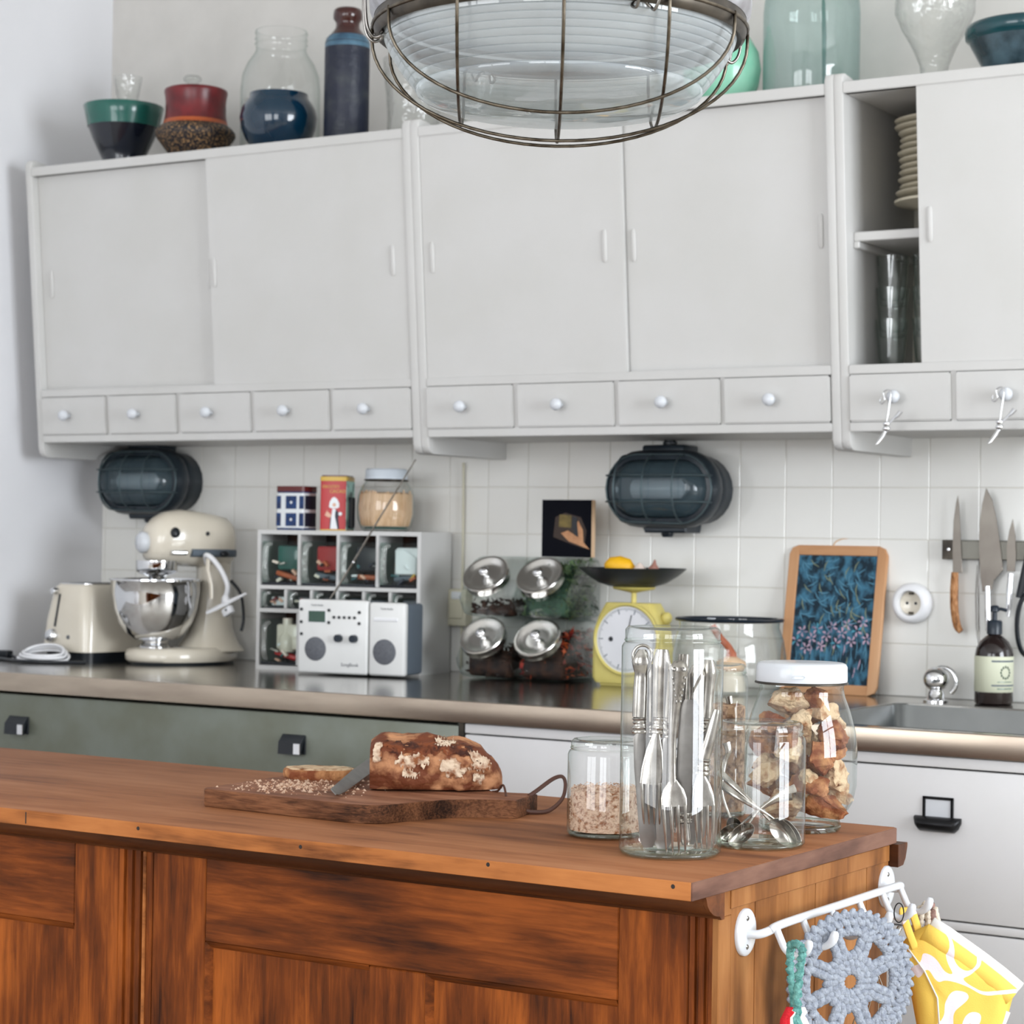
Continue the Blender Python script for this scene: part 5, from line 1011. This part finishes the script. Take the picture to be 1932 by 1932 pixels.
def fork(lab, path, wid, head0, head1, tip, y, hw=.0135, name='table_fork', jar=SJ, cf=V3, grp='silver cutlery in the tall jar', nt=4, fer=None):
    t = E(name, jar, yaw, lab, 'fork', grp)
    O('handle', handle_silver(B(), [cf(p[0], p[1], y+p[2]) for p in path], wid), M['silver'], t, 60)
    if fer: ferrule(t, cf(*fer[0], y), cf(*fer[1], y))
    a, m_, c = cf(*head0, y), cf(*head1, y-.004), cf(*tip, y)
    O('head', B().sweep([a, a+(m_-a)*.35, a+(m_-a)*.7, m_], [(.004, .002), (hw*.8, .0016), (hw, .0014), (hw, .0012)], side=(1, 0, 0), seg=14), M['silver'], t, 60)
    for k in range(nt):
        o_ = Vector(((k/(nt-1)*2-1)*hw*.86, 0, 0))
        q0, q1 = m_+o_+Vector((0, 0, .002)), c+o_*.85
        O('tine', B().sweep([q0, q0+(q1-q0)*.5+Vector((0, -.003, 0)), q0+(q1-q0)*.9, q1], [(.0021, .0013), (.0019, .0012), (.0013, .001), (.0006, .0005)], side=(1, 0, 0), seg=8), M['silver'], t, 60)
    return t
tknife('leftmost silver knife in the tall jar, with a flared loop-topped handle', (1204, 1236), (1201, 1362), (1203, 1392), (1221, 1606), -.026, .009, .0098, (.0045, .012, .0078, .0088, .0088))
O('end_loop', B().sweep([V3(1205+18*math.cos(a), 1248+20*math.sin(a), -.026) for a in [2*PI*i/24 for i in range(24)]], (.0018, .002), closed=True), M['silver'], bpy.data.objects['table_knife'], 60)
tknife('silver knife standing second from the left in the tall jar', (1222, 1262), (1224, 1370), (1225, 1400), (1232, 1602), -.012)
fork('silver fork with a ribbed ferrule and its short tines high in the tall jar', [(1241, 1236, 0), (1240, 1262, 0), (1239, 1310, 0), (1238, 1362, 0)], (.007, .0108, .0100, .0092), (1232, 1392), (1222, 1488), (1226, 1562), -.034, .0125, fer=((1238, 1362), (1236, 1393)))
tknife('silver knife directly behind the large patterned fork, dark blade', (1262, 1262), (1257, 1372), (1255, 1400), (1248, 1608), -.020, .010, .0115)
f5 = fork('large silver fork with a scroll-patterned handle, front of the tall jar', [(1270, 1257, 0), (1270, 1272, 0), (1268, 1300, 0), (1264, 1350, 0), (1261, 1400, 0), (1261, 1450, 0), (1262, 1490, 0)], (.0045, .0120, .0095, .0058, .0044, .0042, .0050), (1263, 1478), (1265, 1528), (1270, 1613), -.047, .0150)
for sx_ in (-1, 1):
    O('scroll', B().sweep([V3(1270+sx_*(9+5*math.cos(a)*(1-a/9)), 1273+5*math.sin(a)*(1-a/9), -.0535) for a in [i*.45 for i in range(14)]], .0007, seg=6), M['silverd'], f5, 60)
    for k in range(5): O('leaf_relief', B().sph(V3(1270+sx_*(12-k*2.0), 1290+k*11, -.0525), (.0010, .0007, .0024), 8, 6), M['silverd'], f5, 60)
tknife('broad grey knife blade standing point-up right of the large fork', (1293, 1600), (1290, 1560), (1289, 1540), (1297, 1328), -.014, .012, .0125, (.005, .006, .006, .006, .006))
fork('silver fork at the right of the tall jar, its four tines against the glass', [(1346, 1346, 0), (1340, 1372, 0), (1330, 1412, 0), (1322, 1440, 0)], (.004, .006, .0075, .0075), (1318, 1466), (1325, 1528), (1327, 1606), -.018, .0125, fer=((1322, 1438), (1319, 1468)))
tknife('silver knife behind the right-hand fork in the tall jar', (1311, 1262), (1309, 1366), (1308, 1392), (1302, 1600), .004)
fork('silver fork at the back of the tall jar, seen between two knife handles', [(1288, 1240, 0), (1287, 1300, 0), (1286, 1400, 0)], (.007, .006, .004), (1286, 1420), (1288, 1500), (1290, 1580), .02, .012)
tknife('silver knife leaning against the right back wall of the tall jar', (1336, 1250), (1330, 1360), (1329, 1388), (1318, 1598), .022)
# spoons
SP = (2.499, -1.884, IZ+.0002)
def V4(u, v, y): return V3(u, v, y, 1431, 1524, 1600)
def spoon(lab, hpts, bc, rx, rz, ang, y, ybowl, name='teaspoon', nrm=None):
    t = E(name, SP, yaw, lab, 'spoon', 'silver spoons in the glass jar')
    O('handle', B().sweep(smooth_path([V4(u, v, yy) for u, v, yy in hpts], 4), [(w_, .0011) for w_ in [.0052-.0034*min(1, i/((len(hpts)-1)*4)*1.3) for i in range((len(hpts)-1)*4+1)]], side=(math.sin(ang), .25, math.cos(ang)), seg=8), M['silver'], t, 60)
    R = Matrix.Translation(V4(*bc, ybowl)) @ Matrix.Rotation(ang, 4, 'Y') @ (Matrix.Rotation(nrm, 4, 'X') if nrm else Matrix.Identity(4))
    prof = []
    n = 20; rings = []
    for k, q in enumerate((1.0, .97, .9, .75, .5, .25, .05)):
        rings.append([R @ Vector((rx*q*math.cos(a)*(1+.08*math.cos(a)), .009*(1-q*q), rz*q*math.sin(a))) for a in [2*PI*i/n for i in range(n)]])
    rings2 = [[v-R.to_3x3() @ Vector((0, .0009, 0)) for v in r_2] for r_2 in rings]
    O('bowl', B().loft(rings2[::-1]+rings), M['silver'], t, 180)
    return t
spoon('silver spoon lying low at the left of the spoon jar, bowl facing out', [(1500, 1492, .01), (1472, 1503, -.008), (1430, 1530, -.02), (1408, 1558, -.026)], (1394, 1578), .019, .0105, 2.45, 0, -.029)
spoon('silver spoon crossing the jar with its bowl at the lower right', [(1352, 1462, .0), (1385, 1492, -.01), (1425, 1530, -.018), (1447, 1552, -.022)], (1470, 1574), .022, .0125, .85, 0, -.026, nrm=.35)
spoon('silver spoon pointing down right beneath the crossing handles in the spoon jar', [(1354, 1486, -.012), (1392, 1512, -.022), (1440, 1540, -.02), (1458, 1552, -.016)], (1480, 1572), .022, .0115, .75, 0, -.012, nrm=-.4)
spoon('silver spoon leaning up right behind the others in the spoon jar', [(1496, 1508, .022), (1455, 1520, .018), (1415, 1548, .012), (1395, 1566, .008)], (1375, 1582), .020, .011, 2.5, 0, .004)
spoon('upright silver spoon at the left of the spoon jar, with a curled handle end', [(1370, 1408, .02), (1374, 1425, .02), (1368, 1445, .02), (1362, 1500, .015), (1378, 1550, .01)], (1388, 1572), .018, .010, 1.2, 0, .012)
SPB = (2.3285, -1.652, IZ+.0002)
t = spoon('dark-bowled silver spoon standing bowl-up in the slim jar', [(1431, 1590, 0), (1428, 1540, 0), (1428, 1480, 0), (1431, 1440, 0)], (1440, 1412), .019, .013, 1.9, 0, -.01); t.location = SPB
t = spoon('thin silver spoon leaning in the slim jar beside the dark-bowled one', [(1446, 1352, 0), (1452, 1400, 0), (1449, 1470, 0), (1440, 1540, 0)], (1436, 1572), .018, .010, 1.5, 0, 0); t.location = SPB
o = O('dry_beans', heapmesh(.0325, .15, .004, seg=32), mat('beans', (186, 150, 118), .6, c2=(120, 84, 60), ns=120, lo=.45, hi=.6, bump=.6, bs=160), None, 60, loc=SPB); tag(o, 'brown dry goods filling the slim jar behind the tall cutlery jar', 'food', kind='stuff')
# ------------------------------------------------------------------ rusk jar
RJ = (2.474, -1.71, IZ+.0002)
t = E('rusk_jar', RJ, yaw, 'big-bellied glass jar with a white metal lid, full of dried bread', 'jar')
O('jar_glass', B().lathe([(0, .006), (.045, .004), (.052, 0), (.0535, .006), (.052, .014), (.058, .020), (.068, .036), (.0735, .06), (.0738, .105), (.071, .13), (.064, .155), (.0565, .175), (.0545, .186), (.0565, .190), (.0565, .194)], 72), M['glass'], t, 180)
O('base_ring', B().lathe([(.040, .001), (.0525, .001), (.054, .005), (.0525, .009), (.05, .004)], 64), M['glassg'], t, 180)
O('lid', B().lathe([(.0595, .193), (.060, .196), (.0595, .213), (.0575, .2165), (.054, .218), (0, .217)], 64), M['wmetal'], t, 50)
O('lid_rim', B().lathe([(.0595, .1935), (.0612, .192), (.061, .1905), (.058, .190)], 64), M['darkmetal'], t, 60)
O('lid_mark', B().sweep([(-.022+.0, -.0592, .2005), (-.018, -.0597, .1992), (-.006, -.0603, .1992), (-.003, -.0604, .202), (-.006, -.0603, .2035), (-.018, -.0597, .2035)], .0004, closed=True, seg=6), M['whitelid'], t, 60)
def chunk(r_, seed, flat=1.0):
    random.seed(seed); b = B(); bmesh.ops.create_icosphere(b.b, subdivisions=4, radius=1)
    pl_ = [(Vector((random.gauss(0, 1), random.gauss(0, 1), random.gauss(0, 1))).normalized(), random.uniform(.42, .78)) for _ in range(11)]
    def f(p):
        for n, d in pl_:
            q = p.dot(n)
            if q > d: p = p-n*(q-d)
        p = Vector((p.x*1.15, p.y, p.z*flat))
        return (p*(1+noise.noise(p*2.5+Vector((seed, 0, 0)))*.18+noise.noise(p*7+Vector((seed, 0, 0)))*.07+noise.noise(p*15+Vector((0, seed, 0)))*.07+noise.noise(p*31+Vector((0, seed, 0)))*.04))*r_
    return b.disp(f)
ch = [(-.024, -.028, .036, .027, 0), (.026, -.026, .034, .026, 1), (.0, .022, .034, .03, 0), (-.036, .012, .055, .025, 1), (.038, .010, .058, .024, 0), (.002, -.042, .066, .024, 1), (.040, -.024, .080, .022, 0), (-.040, -.022, .080, .024, 0), (-.002, .010, .080, .03, 1), (.020, -.042, .098, .023, 1), (-.018, -.040, .104, .023, 0), (.038, .006, .108, .024, 0), (-.038, .010, .112, .024, 1), (.002, .020, .118, .028, 0), (.036, -.028, .124, .021, 1), (-.004, -.034, .136, .024, 0), (-.036, -.016, .140, .020, 1), (.024, -.02, .154, .022, 0), (-.020, -.012, .164, .024, 0), (.012, .010, .160, .026, 1), (.018, -.022, .172, .017, 1)]
for k in range(9):
    a = k*2.4; ch.append((.047*math.cos(a), .047*math.sin(a), .045+.0115*k, .018, k % 2))
for i, (x, y, z, r_, k) in enumerate(ch):
    c_, s_ = math.cos(yaw), math.sin(yaw)
    o = O('bread_chunk', chunk(r_*1.13, i*3+5, .85), M['crumb'] if k == 0 else M['breadc'], None, 40, loc=(RJ[0]+x*c_-y*s_, RJ[1]+x*s_+y*c_, RJ[2]+z), rot=(random.uniform(-.5, .5), random.uniform(-.5, .5), random.uniform(0, 6)))
    tag(o, 'torn chunk of dried bread, crumb side showing, in the big-bellied jar' if k == 0 else 'torn chunk of dried bread, brown crust showing, in the big-bellied jar', 'bread', 'pale bread chunks in the jar' if k == 0 else 'crusty bread chunks in the jar')
random.seed(11)
# ------------------------------------------------------------------ white hook rail on the island end
SX = 2.5612
rail = E('hook_rail', (0, 0, 0), 0, 'white enamelled hook rail with oval end plates screwed to the island end', 'hook rail')
def oval(y, z): return B().loft([[(SX+dx, y+.0245*k*math.cos(a), z+.0275*k*math.sin(a)) for a in [2*PI*i/32 for i in range(32)]] for dx, k in ((-.0006, 1), (.003, 1), (.0045, .93), (.005, .8))])
PY = (-2.0495, -1.6285)
for y, z in ((PY[0], .768), (PY[1], .7675)):
    O('end_plate', oval(y, z), M['wmetal'], rail, 60)
    for dz in (-.0165, .0165): O('screw', B().lathe([(0, .0016), (.0022, .0015), (.0036, 0)], 14, M=Matrix.Translation((SX+.0045, y-.002, z+dz)) @ Matrix.Rotation(PI/2, 4, 'Y')), M['silverd'], rail, 60)
BX, BZ2 = 2.592, .7755
O('rail_bar', B().sweep(smooth_path([(SX+.003, PY[0], .766), (SX+.016, PY[0]+.004, .7665), (BX-.006, PY[0]+.014, .770), (BX, PY[0]+.04, BZ2), (BX, -1.84, BZ2), (BX, PY[1]-.04, BZ2), (BX-.006, PY[1]-.014, .770), (SX+.016, PY[1]-.004, .7665), (SX+.003, PY[1], .766)], 8), .0052, seg=14), M['wmetal'], rail, 180)
def jhook(y, dx=0, dy=0):
    P = smooth_path([(BX, y, BZ2-.001), (BX+.005, y+dy*.1, BZ2-.012), (BX+.013, y+dy*.3, BZ2-.026), (BX+.026, y+dy*.6, BZ2-.032), (BX+.038, y+dy*.85, BZ2-.025), (BX+.043, y+dy, BZ2-.012)], 5)
    O('hook', B().sweep(P, [(.0044, .0044)]*18+[(.0046,)*2, (.0049,)*2, (.0053,)*2, (.0056,)*2, (.0056,)*2, (.0052,)*2, (.0044,)*2, (.0028,)*2], seg=14), M['wmetal'], rail, 180)
for y in (-2.030, -1.957, -1.875, -1.79, -1.715, -1.655): jhook(y)
# ------------------------------------------------------------------ crochet potholders and cloth
CR = Vector((2.640, -1.925, .700))
t = E('crochet_potholder', CR, 0, 'round grey crocheted potholder with eyelet holes hanging on the white rail', 'potholder')
vn = (CAM-CR); vn.z = 0; vn.normalize(); hn = (Matrix.Rotation(math.radians(31), 4, 'Z') @ vn).normalized()
Q = Matrix((( -hn.y, 0, hn.x, 0), (hn.x, 0, hn.y, 0), (0, 1, 0, 0), (0, 0, 0, 1)))   # local x = width, y = up, z = outward
def blobs(items, name='crochet_stitch'):
    b = B()
    for (r, a, rl, rw, tw, dz) in items:
        T_ = Q @ Matrix.Rotation(a, 4, 'Z') @ Matrix.Translation((r, 0, dz)) @ Matrix.Rotation(tw, 4, 'Z') @ Matrix.Diagonal((rl*1.08, rw*1.32, rw*1.05, 1))
        vs = []; R_ = []
        for p, zz in ((.5, -.85), (.88, -.4), (1, 0), (.88, .4), (.5, .85)): R_.append([T_ @ Vector((zz*1.1, p*math.cos(q), p*math.sin(q))) for q in [2*PI*j/8 for j in range(8)]])
        b.loft(R_)
    o = O(name, b, M['yarn'], t, 180); o['kind'] = 'stuff'; return o
RM = .083
for rad, n, tw in ((RM-.004, 46, .6), (RM-.0135, 42, -.6), (RM-.023, 36, .6)):
    it = []
    for i in range(n):
        a = 2*PI*i/n
        it.append((rad, a, .0072, .0037, tw+PI*.5*.25, .001)); it.append((rad+.0025, a+PI/n, .0062, .0033, -tw, .0022))
    blobs(it, 'stitch_round')
it = []
for i in range(8):      # posts between the eight holes
    for da in (-.10, .10):
        for r_, l_ in ((.056, .0085), (.045, .0085), (.036, .008)): it.append((r_, 2*PI*(i+.5)/8+da*(.045/r_), l_, .0046, .25 if da > 0 else -.25, .0006))
blobs(it, 'spoke_stitch')
it = []
for rad, n in ((.0310, 26), (.0225, 20), (.0150, 13)):
    for i in range(n): it.append((rad, 2*PI*i/n, .0068, .0042, .5, .001))
for i in range(8):
    for k in range(5): it.append((.0590, 2*PI*(i+(k-2)*.13)/8, .0052, .0042, 1.4, .0))
blobs(it, 'stitch_round')
# teal, white and red knitted potholder seen edge-on
t = E('striped_potholder', (2.633, -2.058, .40), 0, 'teal, white and red knitted potholder hanging edge-on at the left end of the rail', 'potholder')
def yarn(name, pts, r, m_, wob=.0012):
    P = smooth_path(pts, 8); P = [p+Vector((math.sin(i*1.9)*wob, math.cos(i*1.7)*wob, 0)) for i, p in enumerate(P)]
    return O(name, B().sweep(P, [(r*(1+.18*math.sin(i*2.2)),)*2 for i in range(len(P))], seg=8), M[m_], t, 180)
yarn('hanging_loop', [(-.013, .006, .352), (-.010, .004, .360), (-.001, .0, .363), (.008, -.006, .358), (.006, -.006, .340), (.002, -.004, .310), (.0, -.002, .285)], .0046, 'yteal')
yarn('hanging_loop', [(-.013, .006, .352), (-.012, .006, .335), (-.008, .004, .310), (-.004, .002, .285)], .0042, 'yteal')
for k in range(7):
    f = k/6; w0, w1 = -.008+.012*f, -.040+.062*f
    yarn('knit_row', [(w0*.8468, w0*.53, .29), ((w0+w1)/2*.8468, (w0+w1)/2*.53-.002, .245), (w1*.8468, w1*.53, .19), (w1*.95*.8468, w1*.5, .1)], .0056, 'yred' if k < 2 else ('ywhite', 'yteal', 'yteal', 'yteal', 'ywhite')[k-2])
# ------------------------------------------------------------------ yellow and white oven mitt, knitted cloth, wire whisk behind
def fabric():
    m, nt, N, L, p = nodes('patterned_cotton'); p.inputs['Roughness'].default_value = .85; p.inputs['Specular IOR Level'].default_value = .2
    tc = N.new('ShaderNodeTexCoord'); nz_ = N.new('ShaderNodeTexNoise'); nz_.inputs['Scale'].default_value = 13; nz_.inputs['Detail'].default_value = .3; nz_.inputs['Distortion'].default_value = .8
    L.new(tc.outputs['Object'], nz_.inputs[0]); r = N.new('ShaderNodeValToRGB'); r.color_ramp.interpolation = 'CONSTANT'; e = r.color_ramp.elements
    e[0].position = 0; e[0].color = rgb((234, 196, 92)); e[1].position = .465; e[1].color = rgb((232, 220, 226)); x = e.new(.525); x.color = rgb((234, 196, 92)); x = e.new(.66); x.color = rgb((232, 220, 226))
    L.new(nz_.outputs[0], r.inputs[0]); L.new(r.outputs[0], p.inputs['Base Color'])
    n2 = N.new('ShaderNodeTexNoise'); n2.inputs['Scale'].default_value = 600; bp = N.new('ShaderNodeBump'); bp.inputs['Strength'].default_value = .25; bp.inputs['Distance'].default_value = .001
    L.new(tc.outputs['Object'], n2.inputs[0]); L.new(n2.outputs[0], bp.inputs['Height']); L.new(bp.outputs[0], p.inputs['Normal']); return m
FAB = fabric(); LIN = mat('mitt_lining', (232, 228, 222), .9)
MO = Vector((2.6646, -1.651, .660))
t = E('oven_mitt', MO, yaw-.12, 'yellow and white patterned cotton mitt hanging at the far end of the white rail', 'oven mitt')
def mp(u, v, y=0): return Vector(((u-1800)/1490, y, (1850-v)/1490))
outl = [(1752, 1745), (1800, 1778), (1850, 1812), (1918, 1864), (1912, 1885), (1900, 1930), (1885, 2000), (1870, 2090), (1760, 2100), (1744, 2000), (1732, 1932), (1718, 1862), (1704, 1800), (1706, 1778), (1728, 1758)]
import itertools
def pillow(outl, th, name, m_, par, y0=0, nr=7, wr=.0018):
    n = len(outl)
    dense = []
    for i in range(n):
        a, c = outl[i], outl[(i+1) % n]
        for k in range(4): dense.append((a[0]+(c[0]-a[0])*k/4, a[1]+(c[1]-a[1])*k/4))
    cx = sum(p[0] for p in dense)/len(dense); cy = sum(p[1] for p in dense)/len(dense)
    rings = []
    for q in [0.03]+[i/nr for i in range(1, nr+1)]:
        rings.append([mp(cx+(u-cx)*q, cy+(v-cy)*q, y0-th*(1-q**3)**.6) for u, v in dense])
    back = [[Vector((p.x, 2*y0-p.y+.001, p.z)) for p in r_] for r_ in rings[::-1]][1:]
    b = B().loft(rings+back)
    b.disp(lambda p: p+Vector((0, noise.noise(p*26)*wr*2+noise.noise(p*60)*wr, 0)))
    return O(name, b, m_, par, 180)
pillow(outl, .013, 'mitt_body', FAB, t)
# cuff hem: a rolled band along the opening
hem = [mp(*p) for p in ((1750, 1750), (1780, 1768), (1815, 1792), (1850, 1816), (1885, 1842), (1917, 1868))]
O('cuff_hem', B().sweep([h_+Vector((-.004, -.002, -.006)) for h_ in hem], [(.0125, .0085)]*6, side=(.6, 0, .8), seg=14), FAB, t, 180)
O('cuff_lining', B().sweep([h_+Vector((.006, .006, .004)) for h_ in hem], [(.009, .007)]*6, side=(.6, 0, .8), seg=12), LIN, t, 180)
O('seam', B().sweep([mp(1712, 1788, -.006), mp(1745, 1830, -.0135), mp(1770, 1880, -.015), mp(1775, 1940, -.014)], .0012, seg=6), LIN, t, 180)
O('hanging_strap', B().sweep(smooth_path([mp(1728, 1790, -.006), mp(1716, 1760, -.008), mp(1704, 1722, -.006), mp(1712, 1716, 0), mp(1722, 1722, .004), mp(1738, 1770, .002)], 5), [(.0052, .0012)]*26, side=(1, .2, 0), seg=8), FAB, t, 180)
O('care_label', B().box(-.004, .004, -.0006, .0006, -.02, .02, M=Matrix.Translation(mp(1893, 1932, -.004)) @ Matrix.Rotation(.35, 4, 'Y')), LIN, t, 0)
t = E('knitted_cloth', (2.628, -1.638, .722), yaw, 'beige and brown knitted loops hanging behind the yellow mitt at the far hook', 'cloth')
def kp2(u, v, y=0): return ((u-1760)/1470, y, (1740-v)/1470)
for k, (m_, pts) in enumerate((('ybeige', [(1738, 1752), (1742, 1725), (1748, 1700), (1753, 1697), (1756, 1720), (1758, 1755)]), ('ybeige', [(1732, 1750), (1736, 1722), (1743, 1703)]), ('ybrown', [(1762, 1760), (1758, 1730), (1755, 1700), (1762, 1694), (1770, 1716), (1780, 1745), (1788, 1768)]), ('ybrown', [(1772, 1764), (1767, 1735), (1764, 1708)]), ('ybeige', [(1784, 1762), (1776, 1732), (1769, 1704)]), ('yteal', [(1792, 1770), (1798, 1782), (1806, 1800)]))):
    yarn('knit_strand', [kp2(u, v, .004*(k % 3)) for u, v in pts], .0044, m_, .0006)
yarn('knit_body', [kp2(1750, 1765, .01), kp2(1780, 1790, .01), kp2(1800, 1830, .012)], .012, 'ybrown', .001)
t = E('wire_whisk', (2.612, -1.80, .70), yaw, 'thin black-wired whisk hanging behind the grey crocheted potholder', 'whisk')
O('hanging_ring', B().sweep([(.036+.006*math.cos(a), .0, .062+.012*math.sin(a)) for a in [2*PI*i/24 for i in range(24)]], .0008, closed=True, seg=6), M['blackm'], t, 180)
O('grip', B().sweep([(.038, 0, .045), (.026, .004, .02), (.012, .008, -.015)], .0035, seg=8), M['silver'], t, 180)
for k in range(5):
    w_ = (k-2)*.010; O('whisk_wire', B().sweep(smooth_path([(.012, .008, -.015), (.004+w_, .010, -.05), (-.006+w_*1.4, .010, -.09), (-.010, .010, -.12)], 5), .0008, seg=6), M['silver'], t, 180)
